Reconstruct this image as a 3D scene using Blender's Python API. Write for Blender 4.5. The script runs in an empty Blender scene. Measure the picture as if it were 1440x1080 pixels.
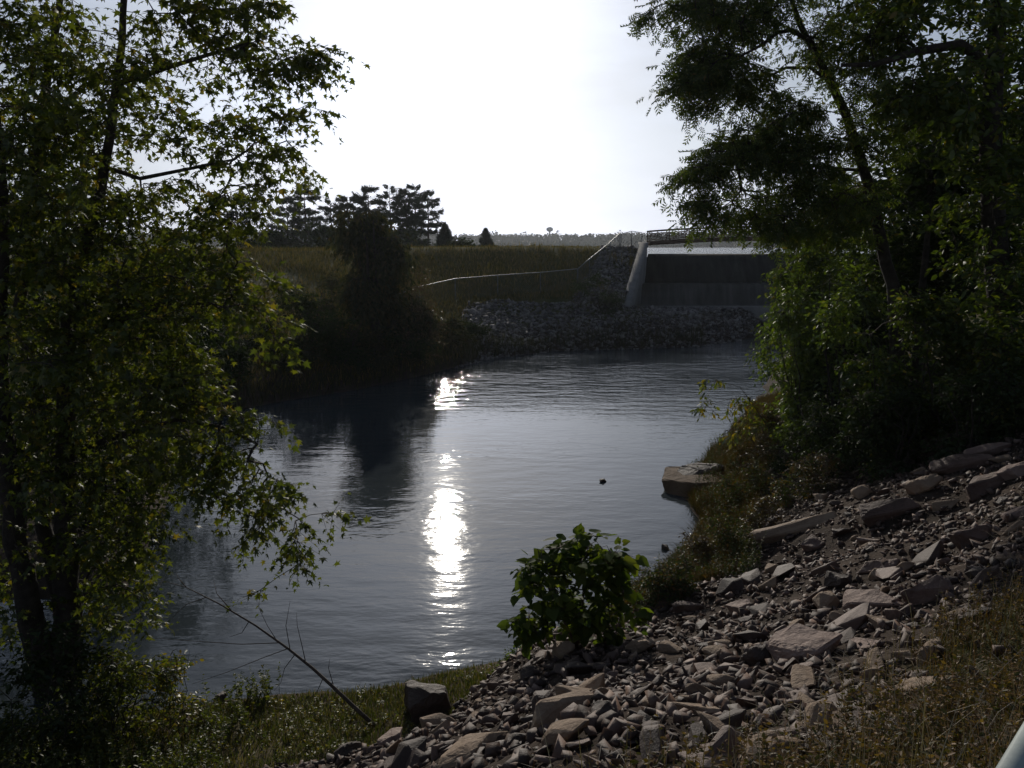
import bpy, bmesh, math, random
import numpy as np
R = math.radians
rng = np.random.default_rng(7)
random.seed(7)
sc = bpy.context.scene
C = sc.collection

# ------------------------------------------------------------ camera
EYE = 7.0
F = 1247.0                      # focal length in photo pixels (1440 wide)
PITCH = math.atan(193.0 / F)
cam_d = bpy.data.cameras.new('camera')
cam = bpy.data.objects.new('camera', cam_d); C.objects.link(cam)
cam_d.sensor_width = 36.0
cam_d.lens = 36.0 * F / 1440.0
cam_d.clip_start = 0.05; cam_d.clip_end = 9000
cam.location = (0, 0, EYE)
cam.rotation_euler = (R(90) - PITCH, 0, 0)
sc.camera = cam

# ------------------------------------------------------------ world, sun, exposure
SUN_EL, SUN_AZ = 18.8, -4.4     # azimuth from +Y towards +X
w = bpy.data.worlds.new('World'); sc.world = w; w.use_nodes = True
nt = w.node_tree; N = nt.nodes; L = nt.links
for n in list(N): N.remove(n)
out = N.new('ShaderNodeOutputWorld'); bg = N.new('ShaderNodeBackground')
sky = N.new('ShaderNodeTexSky'); sky.sky_type = 'NISHITA'; sky.sun_disc = False
sky.sun_elevation = R(SUN_EL); sky.sun_rotation = R(SUN_AZ)
sky.altitude = 200; sky.air_density = 1.0; sky.dust_density = 0.8; sky.ozone_density = 2.0
tc = N.new('ShaderNodeTexCoord'); mp = N.new('ShaderNodeMapping'); mp.inputs['Scale'].default_value = (1.0, 1.0, 4.5)
no = N.new('ShaderNodeTexNoise'); no.inputs['Scale'].default_value = 1.7; no.inputs['Detail'].default_value = 6
no.inputs['Roughness'].default_value = 0.55
rp = N.new('ShaderNodeValToRGB'); rp.color_ramp.elements[0].position = 0.36; rp.color_ramp.elements[1].position = 0.68
rp.color_ramp.elements[0].color = (0.25,)*3 + (1,); rp.color_ramp.elements[1].color = (0.8,)*3 + (1,)
bw = N.new('ShaderNodeRGBToBW'); cm = N.new('ShaderNodeMix'); cm.data_type = 'RGBA'
cl = N.new('ShaderNodeMix'); cl.data_type = 'RGBA'; cl.blend_type = 'MULTIPLY'; cl.inputs[0].default_value = 1
L.new(tc.outputs['Generated'], mp.inputs[0]); L.new(mp.outputs[0], no.inputs['Vector']); L.new(no.outputs['Fac'], rp.inputs[0])
L.new(sky.outputs[0], bw.inputs[0]); L.new(bw.outputs[0], cl.inputs[6]); cl.inputs[7].default_value = (1.02, 1.10, 1.26, 1)
sxyz = N.new('ShaderNodeSeparateXYZ'); L.new(tc.outputs['Generated'], sxyz.inputs[0])
hr = N.new('ShaderNodeMapRange'); hr.inputs[1].default_value = 0.0; hr.inputs[2].default_value = 0.35; hr.inputs[3].default_value = 0.92; hr.inputs[4].default_value = 0.0
L.new(sxyz.outputs['Z'], hr.inputs[0])
mxx = N.new('ShaderNodeMath'); mxx.operation = 'MAXIMUM'; L.new(hr.outputs[0], mxx.inputs[0]); L.new(rp.outputs[0], mxx.inputs[1])
L.new(mxx.outputs[0], cm.inputs[0]); L.new(sky.outputs[0], cm.inputs[6]); L.new(cl.outputs[2], cm.inputs[7])
tn = N.new('ShaderNodeMix'); tn.data_type = 'RGBA'; tn.blend_type = 'MULTIPLY'; tn.inputs[0].default_value = 1
tn.inputs[7].default_value = (0.98, 1.0, 1.05, 1); L.new(cm.outputs[2], tn.inputs[6])
hd = N.new('ShaderNodeMapRange'); hd.inputs[1].default_value = 0.0; hd.inputs[2].default_value = 0.30; hd.inputs[3].default_value = 0.56; hd.inputs[4].default_value = 1.0
L.new(sxyz.outputs['Z'], hd.inputs[0])
cn = N.new('ShaderNodeMapRange'); cn.inputs[1].default_value = 0.35; cn.inputs[2].default_value = 0.65; cn.inputs[3].default_value = 0.86; cn.inputs[4].default_value = 1.12; L.new(no.outputs['Fac'], cn.inputs[0])
hm = N.new('ShaderNodeMath'); hm.operation = 'MULTIPLY'; L.new(hd.outputs[0], hm.inputs[0]); L.new(cn.outputs[0], hm.inputs[1])
t2 = N.new('ShaderNodeMix'); t2.data_type = 'RGBA'; t2.blend_type = 'MULTIPLY'; t2.inputs[0].default_value = 1
L.new(tn.outputs[2], t2.inputs[6]); L.new(hm.outputs[0], t2.inputs[7])
L.new(t2.outputs[2], bg.inputs[0]); bg.inputs[1].default_value = 0.105
L.new(bg.outputs[0], out.inputs[0])
sd = bpy.data.lights.new('sun', 'SUN'); sd.energy = 4.0; sd.angle = R(0.53); sd.color = (1, 0.93, 0.82)
sun = bpy.data.objects.new('sun', sd); C.objects.link(sun)
sun.rotation_euler = (R(SUN_EL - 90), 0, R(-SUN_AZ))
sc.view_settings.view_transform = 'Standard'; sc.view_settings.look = 'None'
sc.view_settings.gamma = 1.0; sc.view_settings.exposure = -0.65
sc.cycles.max_bounces = 6; sc.cycles.diffuse_bounces = 3; sc.cycles.glossy_bounces = 3
sc.cycles.transmission_bounces = 3; sc.cycles.transparent_max_bounces = 8; sc.cycles.volume_bounces = 0
sc.cycles.use_denoising = True

# ------------------------------------------------------------ pixel <-> world
cp, sp = math.cos(PITCH), math.sin(PITCH)
def ray(px, py):
    """direction through a photo pixel, scaled so that its Y is 1"""
    u = (px - 720.0); v = (540.0 - py)
    y = F * cp + v * sp
    z = -F * sp + v * cp
    return u / y, z / y
def P(px, py, Y):
    a, b = ray(px, py)
    return np.array([a * Y, Y, EYE + b * Y])

# ------------------------------------------------------------ materials
def mat(name):
    m = bpy.data.materials.new(name); m.use_nodes = True
    t = m.node_tree
    for n in list(t.nodes): t.nodes.remove(n)
    o = t.nodes.new('ShaderNodeOutputMaterial')
    return m, t, t.nodes, t.links, o
def ramp(n_, stops):
    r = n_.new('ShaderNodeValToRGB'); cr = r.color_ramp
    while len(cr.elements) < len(stops): cr.elements.new(0.5)
    for e, (p, c) in zip(cr.elements, stops): e.position = p; e.color = (*c, 1)
    return r
def leaf_mat(name, stops, trans=0.45, rough=0.4, gloss=0.06, tcol=(0.9, 1.0, 0.25)):
    m, t, n, l, o = mat(name)
    g = n.new('ShaderNodeNewGeometry'); r = ramp(n, stops); l.new(g.outputs['Random Per Island'], r.inputs[0])
    d = n.new('ShaderNodeBsdfDiffuse'); tr = n.new('ShaderNodeBsdfTranslucent'); gl = n.new('ShaderNodeBsdfGlossy')
    gl.inputs['Roughness'].default_value = rough; gl.inputs['Color'].default_value = (0.9, 0.9, 0.9, 1)
    tm = n.new('ShaderNodeMix'); tm.data_type = 'RGBA'; tm.blend_type = 'MULTIPLY'; tm.inputs[0].default_value = 1
    l.new(r.outputs[0], tm.inputs[6]); tm.inputs[7].default_value = (*tcol, 1)
    l.new(r.outputs[0], d.inputs[0]); l.new(tm.outputs[2], tr.inputs[0])
    a = n.new('ShaderNodeMixShader'); a.inputs[0].default_value = trans
    l.new(d.outputs[0], a.inputs[1]); l.new(tr.outputs[0], a.inputs[2])
    b = n.new('ShaderNodeMixShader'); b.inputs[0].default_value = gloss
    l.new(a.outputs[0], b.inputs[1]); l.new(gl.outputs[0], b.inputs[2]); l.new(b.outputs[0], o.inputs[0])
    return m
def solid_mat(name, stops, scale=3.0, rough=0.85, bump=0.3, bscale=14.0, island=0.0, metal=0.0, detail=6, spec=0.3, stretch=None):
    m, t, n, l, o = mat(name)
    tcn = n.new('ShaderNodeTexCoord'); nz = n.new('ShaderNodeTexNoise'); nz.inputs['Scale'].default_value = scale
    nz.inputs['Detail'].default_value = detail; nz.inputs['Roughness'].default_value = 0.62
    if stretch:
        mpp = n.new('ShaderNodeMapping'); mpp.inputs['Scale'].default_value = stretch; l.new(tcn.outputs['Object'], mpp.inputs[0]); l.new(mpp.outputs[0], nz.inputs['Vector'])
    else: l.new(tcn.outputs['Object'], nz.inputs['Vector'])
    r = ramp(n, stops)
    src = nz.outputs['Fac']
    if island:
        g = n.new('ShaderNodeNewGeometry'); mx = n.new('ShaderNodeMix'); mx.inputs[0].default_value = island
        l.new(src, mx.inputs[2]); l.new(g.outputs['Random Per Island'], mx.inputs[3]); src = mx.outputs[0]
    l.new(src, r.inputs[0])
    p = n.new('ShaderNodeBsdfPrincipled'); p.inputs['Roughness'].default_value = rough
    p.inputs['Metallic'].default_value = metal; p.inputs['Specular IOR Level'].default_value = spec
    l.new(r.outputs[0], p.inputs['Base Color'])
    nb = n.new('ShaderNodeTexNoise'); nb.inputs['Scale'].default_value = bscale; nb.inputs['Detail'].default_value = 8
    nb.inputs['Roughness'].default_value = 0.65
    l.new(tcn.outputs['Object'], nb.inputs['Vector'])
    bp = n.new('ShaderNodeBump'); bp.inputs['Strength'].default_value = bump; bp.inputs['Distance'].default_value = 0.6 / bscale
    l.new(nb.outputs['Fac'], bp.inputs['Height']); l.new(bp.outputs[0], p.inputs['Normal'])
    l.new(p.outputs[0], o.inputs[0])
    return m

M = {}
M['maple'] = leaf_mat('maple_leaves', [(0, (0.06, 0.085, 0.016)), (0.6, (0.105, 0.13, 0.024)), (0.93, (0.15, 0.16, 0.03)), (1, (0.22, 0.16, 0.03))], 0.6, 0.45, 0.035, (1.0, 1.0, 0.3))
M['locust'] = leaf_mat('locust_leaves', [(0, (0.055, 0.08, 0.018)), (0.7, (0.09, 0.12, 0.026)), (0.95, (0.14, 0.155, 0.03)), (1, (0.2, 0.14, 0.03))], 0.5, 0.45, 0.035)
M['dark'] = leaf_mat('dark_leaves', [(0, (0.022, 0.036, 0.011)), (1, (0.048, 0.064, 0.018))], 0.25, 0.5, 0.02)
M['willow'] = leaf_mat('willow_leaves', [(0, (0.03, 0.036, 0.016)), (0.7, (0.06, 0.058, 0.025)), (1, (0.1, 0.075, 0.035))], 0.3, 0.5, 0.02)
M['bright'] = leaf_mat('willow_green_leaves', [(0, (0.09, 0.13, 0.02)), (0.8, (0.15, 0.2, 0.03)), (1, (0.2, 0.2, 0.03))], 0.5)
M['mulberry'] = leaf_mat('broad_leaves', [(0, (0.06, 0.1, 0.018)), (0.7, (0.11, 0.16, 0.028)), (1, (0.18, 0.21, 0.035))], 0.62, 0.5, 0.015, (1.0, 1.0, 0.35))
M['rusty'] = leaf_mat('rusty_leaves', [(0, (0.09, 0.045, 0.025)), (0.5, (0.13, 0.075, 0.03)), (1, (0.1, 0.1, 0.03))], 0.4)
M['yellow'] = leaf_mat('yellowing_leaves', [(0, (0.1, 0.13, 0.03)), (0.55, (0.16, 0.17, 0.03)), (1, (0.4, 0.26, 0.03))], 0.5)
M['pine'] = leaf_mat('pine_needles', [(0, (0.018, 0.03, 0.014)), (1, (0.035, 0.05, 0.022))], 0.15, 0.5, 0.03)
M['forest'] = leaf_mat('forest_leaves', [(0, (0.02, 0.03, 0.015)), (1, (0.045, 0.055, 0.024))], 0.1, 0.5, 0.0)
M['grass'] = leaf_mat('grass_blades', [(0, (0.06, 0.08, 0.02)), (0.5, (0.1, 0.11, 0.03)), (0.8, (0.17, 0.13, 0.05)), (1, (0.24, 0.18, 0.09))], 0.35, 0.5, 0.03)
M['damgrass'] = leaf_mat('dam_grass_blades', [(0, (0.075, 0.075, 0.025)), (0.6, (0.15, 0.115, 0.05)), (1, (0.27, 0.18, 0.1))], 0.32, 0.6, 0.0)
M['weed'] = leaf_mat('weed_leaves', [(0, (0.045, 0.07, 0.018)), (0.6, (0.085, 0.10, 0.025)), (0.85, (0.15, 0.09, 0.035)), (1, (0.2, 0.1, 0.04))], 0.35, 0.5, 0.03)
M['bankweed'] = leaf_mat('bank_weeds', [(0, (0.055, 0.055, 0.02)), (0.3, (0.095, 0.08, 0.028)), (0.55, (0.16, 0.095, 0.04)), (1, (0.3, 0.18, 0.09))], 0.35, 0.5, 0.02)
M['russet'] = leaf_mat('russet_weeds', [(0, (0.05, 0.06, 0.02)), (0.45, (0.11, 0.075, 0.03)), (1, (0.2, 0.1, 0.045))], 0.3, 0.5, 0.02)
M['straw'] = leaf_mat('straw', [(0, (0.18, 0.13, 0.08)), (1, (0.38, 0.3, 0.2))], 0.15, 0.4, 0.08)
M['bark'] = solid_mat('bark', [(0.3, (0.03, 0.023, 0.018)), (0.7, (0.085, 0.068, 0.055))], 6, 0.9, 0.9, 18)
M['twig'] = solid_mat('dry_twig', [(0.3, (0.06, 0.045, 0.035)), (0.7, (0.13, 0.10, 0.08))], 6, 0.8, 0.4, 30)
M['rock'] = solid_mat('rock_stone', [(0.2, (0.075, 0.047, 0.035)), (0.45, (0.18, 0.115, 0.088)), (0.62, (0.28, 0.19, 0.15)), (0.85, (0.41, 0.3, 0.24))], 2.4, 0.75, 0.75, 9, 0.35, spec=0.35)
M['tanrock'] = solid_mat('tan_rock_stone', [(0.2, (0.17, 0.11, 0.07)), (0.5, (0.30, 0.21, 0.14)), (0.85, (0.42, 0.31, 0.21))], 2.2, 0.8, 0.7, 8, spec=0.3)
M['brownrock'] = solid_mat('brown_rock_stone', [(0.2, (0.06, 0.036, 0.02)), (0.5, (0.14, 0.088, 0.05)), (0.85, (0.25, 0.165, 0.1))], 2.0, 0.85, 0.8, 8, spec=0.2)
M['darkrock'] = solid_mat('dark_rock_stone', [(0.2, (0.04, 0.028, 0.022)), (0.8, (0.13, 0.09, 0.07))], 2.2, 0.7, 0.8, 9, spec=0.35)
M['rubble'] = solid_mat('rubble_stone', [(0.1, (0.034, 0.021, 0.015)), (0.45, (0.085, 0.053, 0.039)), (0.72, (0.155, 0.1, 0.075)), (0.97, (0.34, 0.24, 0.19))], 7, 0.7, 0.5, 22, 0.6, spec=0.4)
M['riprap'] = solid_mat('riprap_stone', [(0.1, (0.055, 0.048, 0.044)), (0.5, (0.15, 0.132, 0.122)), (0.85, (0.3, 0.275, 0.255)), (1, (0.5, 0.48, 0.46))], 3, 0.8, 0.3, 6, 0.7)
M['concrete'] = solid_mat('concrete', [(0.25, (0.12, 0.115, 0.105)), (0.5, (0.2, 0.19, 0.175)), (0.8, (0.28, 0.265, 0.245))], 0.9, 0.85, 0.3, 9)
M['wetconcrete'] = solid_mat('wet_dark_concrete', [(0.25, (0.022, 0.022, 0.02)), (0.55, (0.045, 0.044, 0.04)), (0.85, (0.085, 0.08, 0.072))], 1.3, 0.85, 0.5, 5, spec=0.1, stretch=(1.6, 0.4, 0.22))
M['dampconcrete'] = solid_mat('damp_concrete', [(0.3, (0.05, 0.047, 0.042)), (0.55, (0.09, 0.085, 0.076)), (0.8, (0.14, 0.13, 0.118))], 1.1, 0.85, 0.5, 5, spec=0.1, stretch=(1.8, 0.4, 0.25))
M['steel'] = solid_mat('weathered_steel', [(0.3, (0.06, 0.035, 0.022)), (0.7, (0.12, 0.075, 0.05))], 3, 0.7, 0.2, 20)
M['galv'] = solid_mat('galvanised_pipe', [(0.3, (0.2, 0.2, 0.2)), (0.7, (0.32, 0.32, 0.31))], 5, 0.5, 0.05, 20, metal=0.6)
M['post'] = solid_mat('weathered_post', [(0.3, (0.1, 0.1, 0.1)), (0.7, (0.22, 0.22, 0.21))], 5, 0.6, 0.1, 20, metal=0.5)
M['paint'] = solid_mat('pale_painted_rail', [(0.3, (0.3, 0.34, 0.32)), (0.7, (0.45, 0.5, 0.47))], 4, 0.65, 0.1, 30)
M['tower'] = solid_mat('tower_paint', [(0.3, (0.3, 0.33, 0.36)), (0.7, (0.4, 0.43, 0.45))], 0.2, 0.6, 0.0, 3)

# ground: surface kinds by an attribute (what grows or lies there)
m, t, n, l, o = mat('ground_surface')
at_ = n.new('ShaderNodeAttribute'); at_.attribute_name = 'cover'
sep = n.new('ShaderNodeSeparateColor'); l.new(at_.outputs['Color'], sep.inputs[0])
tcn = n.new('ShaderNodeTexCoord')
def nz(scale, det=8):
    q = n.new('ShaderNodeTexNoise'); q.inputs['Scale'].default_value = scale; q.inputs['Detail'].default_value = det
    q.inputs['Roughness'].default_value = 0.68; l.new(tcn.outputs['Object'], q.inputs['Vector']); return q
n1, n2, n3 = nz(1.1), nz(0.35), nz(9, 10)
dirt = ramp(n, [(0.3, (0.03, 0.021, 0.015)), (0.55, (0.065, 0.046, 0.034)), (0.75, (0.12, 0.088, 0.066))])
gras = ramp(n, [(0.3, (0.045, 0.052, 0.016)), (0.5, (0.075, 0.072, 0.025)), (0.7, (0.13, 0.10, 0.045))])
sand = ramp(n, [(0.3, (0.12, 0.09, 0.055)), (0.55, (0.2, 0.155, 0.095)), (0.75, (0.28, 0.22, 0.14))])
l.new(n1.outputs[0], dirt.inputs[0]); l.new(n2.outputs[0], gras.inputs[0]); l.new(n1.outputs[0], sand.inputs[0])
mA = n.new('ShaderNodeMix'); mA.data_type = 'RGBA'; mB = n.new('ShaderNodeMix'); mB.data_type = 'RGBA'
l.new(sep.outputs[0], mA.inputs[0]); l.new(dirt.outputs[0], mA.inputs[6]); l.new(gras.outputs[0], mA.inputs[7])
l.new(sep.outputs[1], mB.inputs[0]); l.new(mA.outputs[2], mB.inputs[6]); l.new(sand.outputs[0], mB.inputs[7])
p = n.new('ShaderNodeBsdfPrincipled'); p.inputs['Roughness'].default_value = 0.95; p.inputs['Specular IOR Level'].default_value = 0.1
l.new(mB.outputs[2], p.inputs['Base Color'])
bp = n.new('ShaderNodeBump'); bp.inputs['Strength'].default_value = 0.9; bp.inputs['Distance'].default_value = 0.07
l.new(n3.outputs[0], bp.inputs['Height']); l.new(bp.outputs[0], p.inputs['Normal']); l.new(p.outputs[0], o.inputs[0])
M['ground'] = m

def water_mat(name, amp1, amp2):
    m, t, n, l, o = mat(name)
    g = n.new('ShaderNodeNewGeometry')
    def wave(sx, sy, scale, det):
        mp = n.new('ShaderNodeMapping'); mp.inputs['Scale'].default_value = (sx, sy, 1); l.new(g.outputs['Position'], mp.inputs[0])
        q = n.new('ShaderNodeTexNoise'); q.inputs['Scale'].default_value = scale; q.inputs['Detail'].default_value = det
        q.inputs['Roughness'].default_value = 0.5; l.new(mp.outputs[0], q.inputs['Vector']); return q
    big = wave(0.5, 1.0, 1.6, 3); fine = wave(0.55, 1.0, 7.0, 3)
    # wind patches and the riffled reach under the far bank carry more ripple
    patch = wave(0.5, 1.0, 0.16, 2)
    pr = n.new('ShaderNodeMapRange'); pr.inputs[1].default_value = 0.4; pr.inputs[2].default_value = 0.62; pr.inputs[3].default_value = 0.45; pr.inputs[4].default_value = 1.0
    l.new(patch.outputs[0], pr.inputs[0])
    sx = n.new('ShaderNodeSeparateXYZ'); l.new(g.outputs['Position'], sx.inputs[0])
    yr = n.new('ShaderNodeMapRange'); yr.inputs[1].default_value = 35; yr.inputs[2].default_value = 52; yr.inputs[3].default_value = 1.05; yr.inputs[4].default_value = 3.8
    l.new(sx.outputs['Y'], yr.inputs[0])
    sh = n.new('ShaderNodeMapRange'); sh.inputs[1].default_value = 14.9; sh.inputs[2].default_value = 14.0; sh.inputs[3].default_value = 0.0; sh.inputs[4].default_value = 1.3
    l.new(sx.outputs['Y'], sh.inputs[0])
    rx = n.new('ShaderNodeMapRange'); rx.inputs[1].default_value = 10.5; rx.inputs[2].default_value = 15; rx.inputs[3].default_value = 0.0; rx.inputs[4].default_value = 5.0; l.new(sx.outputs['X'], rx.inputs[0])
    ry = n.new('ShaderNodeMapRange'); ry.inputs[1].default_value = 50; ry.inputs[2].default_value = 60; l.new(sx.outputs['Y'], ry.inputs[0])
    rr = n.new('ShaderNodeMath'); rr.operation = 'MULTIPLY'; l.new(rx.outputs[0], rr.inputs[0]); l.new(ry.outputs[0], rr.inputs[1])
    a1 = n.new('ShaderNodeMath'); l.new(yr.outputs[0], a1.inputs[0]); l.new(sh.outputs[0], a1.inputs[1])
    a2 = n.new('ShaderNodeMath'); l.new(a1.outputs[0], a2.inputs[0]); l.new(rr.outputs[0], a2.inputs[1])
    mul = n.new('ShaderNodeMath'); mul.operation = 'MULTIPLY'; l.new(pr.outputs[0], mul.inputs[0]); l.new(a2.outputs[0], mul.inputs[1])
    a = n.new('ShaderNodeMath'); a.operation = 'MULTIPLY'; l.new(big.outputs[0], a.inputs[0]); a.inputs[1].default_value = amp1
    b = n.new('ShaderNodeMath'); b.operation = 'MULTIPLY'; l.new(fine.outputs[0], b.inputs[0]); b.inputs[1].default_value = amp2
    s = n.new('ShaderNodeMath'); s.operation = 'ADD'; l.new(a.outputs[0], s.inputs[0]); l.new(b.outputs[0], s.inputs[1])
    h = n.new('ShaderNodeMath'); h.operation = 'MULTIPLY'; l.new(s.outputs[0], h.inputs[0]); l.new(mul.outputs[0], h.inputs[1])
    bp = n.new('ShaderNodeBump'); bp.inputs['Strength'].default_value = 1.0; bp.inputs['Distance'].default_value = 1.0
    l.new(h.outputs[0], bp.inputs['Height'])
    p = n.new('ShaderNodeBsdfPrincipled'); p.inputs['Base Color'].default_value = (0.042, 0.052, 0.058, 1)
    p.inputs['Roughness'].default_value = 0.04; p.inputs['IOR'].default_value = 1.333
    l.new(bp.outputs[0], p.inputs['Normal']); l.new(p.outputs[0], o.inputs[0])
    return m
M['river'] = water_mat('river_water', 0.023, 0.0045)
M['lake'] = water_mat('lake_water', 0.02, 0.004)

# ------------------------------------------------------------ object helpers
def tag(o, label=None, cat=None, group=None, kind=None):
    if label: o['label'] = label
    if cat: o['category'] = cat
    if group: o['group'] = group
    if kind: o['kind'] = kind
    return o
def empty(name, loc, label=None, cat=None, group=None):
    o = bpy.data.objects.new(name, None); o.empty_display_size = 0.2
    C.objects.link(o); o.location = [float(v) for v in loc]
    return tag(o, label, cat, group)
def np_mesh(name, V, Fc, material, smooth=False):
    V = np.ascontiguousarray(V, np.float32); Fc = np.ascontiguousarray(Fc, np.int32)
    k = Fc.shape[1]; me = bpy.data.meshes.new(name)
    me.vertices.add(len(V)); me.vertices.foreach_set('co', V.ravel())
    me.loops.add(Fc.size); me.loops.foreach_set('vertex_index', Fc.ravel())
    me.polygons.add(len(Fc)); me.polygons.foreach_set('loop_start', np.arange(0, Fc.size, k, dtype=np.int32))
    me.polygons.foreach_set('loop_total', np.full(len(Fc), k, np.int32))
    if smooth: me.polygons.foreach_set('use_smooth', np.ones(len(Fc), bool))
    me.update(calc_edges=True); me.materials.append(material)
    return me
def link(name, me, parent=None, loc=None):
    o = bpy.data.objects.new(name, me); C.objects.link(o)
    if parent is not None:
        o.parent = parent                     # vertices are given in the parent's frame
    if loc is not None: o.location = [float(v) for v in loc]
    return o
def make(name, VF, material, origin=(0, 0, 0), parent=None, smooth=False):
    """VF in world coordinates; the object (or its parent) sits at origin"""
    V, Fc = VF
    me = np_mesh(name, V - np.asarray(origin, float), Fc, material, smooth)
    return link(name, me, parent, None if parent is not None else origin)
def join(parts):
    Vs, Fs, o_ = [], [], 0
    for V, Fc in parts:
        Vs.append(V); Fs.append(Fc + o_); o_ += len(V)
    return np.concatenate(Vs), np.concatenate(Fs)
def unit(v):
    v = np.asarray(v, float); return v / (np.linalg.norm(v, axis=-1, keepdims=True) + 1e-9)
def tube(pts, rad, sides=6, cap=True):
    pts = np.asarray(pts, float); rad = np.broadcast_to(np.asarray(rad, float), (len(pts),))
    tan = unit(np.gradient(pts, axis=0))
    ref = np.array([0.0, 0.0, 1.0]) if abs(tan[0][2]) < 0.9 else np.array([1.0, 0.0, 0.0])
    a = unit(np.cross(tan, ref)); b = np.cross(tan, a)
    th = np.arange(sides) * 2 * math.pi / sides
    ring = pts[:, None] + rad[:, None, None] * (np.cos(th)[None, :, None] * a[:, None] + np.sin(th)[None, :, None] * b[:, None])
    V = ring.reshape(-1, 3); f = []
    n_ = len(pts); i = np.arange(n_ - 1)[:, None] * sides; j = np.arange(sides)[None]; j2 = (j + 1) % sides
    q = np.stack([i + j, i + j2, i + sides + j2, i + sides + j], -1).reshape(-1, 4)
    tri = np.concatenate([q[:, [0, 1, 2]], q[:, [0, 2, 3]]])
    if cap:
        V = np.concatenate([V, pts[[0, -1]]]); c0 = n_ * sides
        jj = np.arange(sides); k2 = (jj + 1) % sides
        tri = np.concatenate([tri, np.stack([np.full(sides, c0), k2, jj], -1),
                              np.stack([np.full(sides, c0 + 1), (n_ - 1) * sides + jj, (n_ - 1) * sides + k2], -1)])
    return V, tri
def boxvf(lo, hi):
    x0, y0, z0 = lo; x1, y1, z1 = hi
    V = np.array([(x0,y0,z0),(x1,y0,z0),(x1,y1,z0),(x0,y1,z0),(x0,y0,z1),(x1,y0,z1),(x1,y1,z1),(x0,y1,z1)], float)
    q = [(0,3,2,1),(4,5,6,7),(0,1,5,4),(1,2,6,5),(2,3,7,6),(3,0,4,7)]
    return V, np.array([t_ for a, b, c, d in q for t_ in ((a, b, c), (a, c, d))])

# ------------------------------------------------------------ the lie of the land
NEAR = np.array([(-90, 6), (-30, 10.6), (-12, 11.6), (-8, 12.0), (-5, 12.7), (-1.8, 13.6), (0.5, 14.7), (2.3, 16.8), (4.1, 19.8), (4.9, 22.4), (5.2, 25.6),
                 (7, 30), (9.2, 35), (12, 42), (15.5, 52), (19.5, 62), (24, 70), (28, 76), (33, 84)], float)
FAR = np.array([(-160, 40), (-60, 28), (-24, 19.5), (-12, 17.0), (-7.9, 17.0), (-8.3, 19), (-9.4, 23), (-11.5, 31), (-12.5, 37), (-10.5, 40.2), (-8, 43),
                (-4.6, 49), (-1.4, 56), (3, 60), (8, 61.2), (13, 62.5), (16.5, 66), (19.5, 70), (22.5, 75), (26, 84)], float)
def sdist(x, y, PL):
    """signed distance to a polyline, positive to its right-hand side (walking along it)"""
    best = np.full(x.shape, 1e9); sg = np.zeros(x.shape)
    for (x0, y0), (x1, y1) in zip(PL[:-1], PL[1:]):
        dx, dy = x1 - x0, y1 - y0
        t_ = np.clip(((x - x0) * dx + (y - y0) * dy) / (dx * dx + dy * dy), 0, 1)
        ex, ey = x - x0 - t_ * dx, y - y0 - t_ * dy
        d = np.hypot(ex, ey); s = np.sign(dy * (x - x0) - dx * (y - y0))
        m_ = d < best - 1e-9
        best = np.where(m_, d, best); sg = np.where(m_, s, sg)
    return best * sg
def THR(x, y): return np.clip(10.0 - 0.36 * x, 7.0, 10.5) + 0.7 * pn(x, y, 0.9, 11)
NEARP = np.vstack([NEAR, [(60, 120), (400, 100), (400, -500), (-400, -500), (-400, 4)]])
FARP = np.vstack([FAR, [(60, 100), (400, 90), (9000, 90), (9000, 9000), (-9000, 9000), (-9000, 40)]])
def inside(x, y, PG_):
    r = np.zeros(x.shape, bool); xj, yj = PG_[-1]
    for xi, yi in PG_:
        if yi != yj:
            r ^= ((yi > y) != (yj > y)) & (x < (xj - xi) * (y - yi) / (yj - yi) + xi)
        xj, yj = xi, yi
    return r
def dnear(x, y): return np.abs(sdist(x, y, NEAR)) * np.where(inside(x, y, NEARP), 1, -1) + 0.2 * pn(x, y, 1.4, 50) * (y < 45)
def dfar(x, y): return np.abs(sdist(x, y, FAR)) * np.where(inside(x, y, FARP), 1, -1)
def pn(x, y, s, k=0):
    """cheap smooth noise, about -1..1"""
    x = x * s + 13.7 * k; y = y * s - 7.3 * k
    return (np.sin(x * 1.0 + 1.3 * np.sin(y * 0.7 + k)) + np.sin(y * 1.3 + 1.7 * np.sin(x * 0.6 + 2 * k)) + np.sin((x + y) * 0.9 + 3 * k)) / 3
def sstep(a, b, v):
    t_ = np.clip((v - a) / (b - a), 0, 1); return t_ * t_ * (3 - 2 * t_)
def shelf(x, y):
    return np.interp(x, [-8, -2.2, -0.4, 0.6, 2.5, 6, 12], [3.6, 3.0, 1.7, 0.9, 0.9, 1.0, 1.3])
WALL_X = lambda y: 12.35 - (81.0 - y) * 0.255      # inner line of the left wing wall
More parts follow.
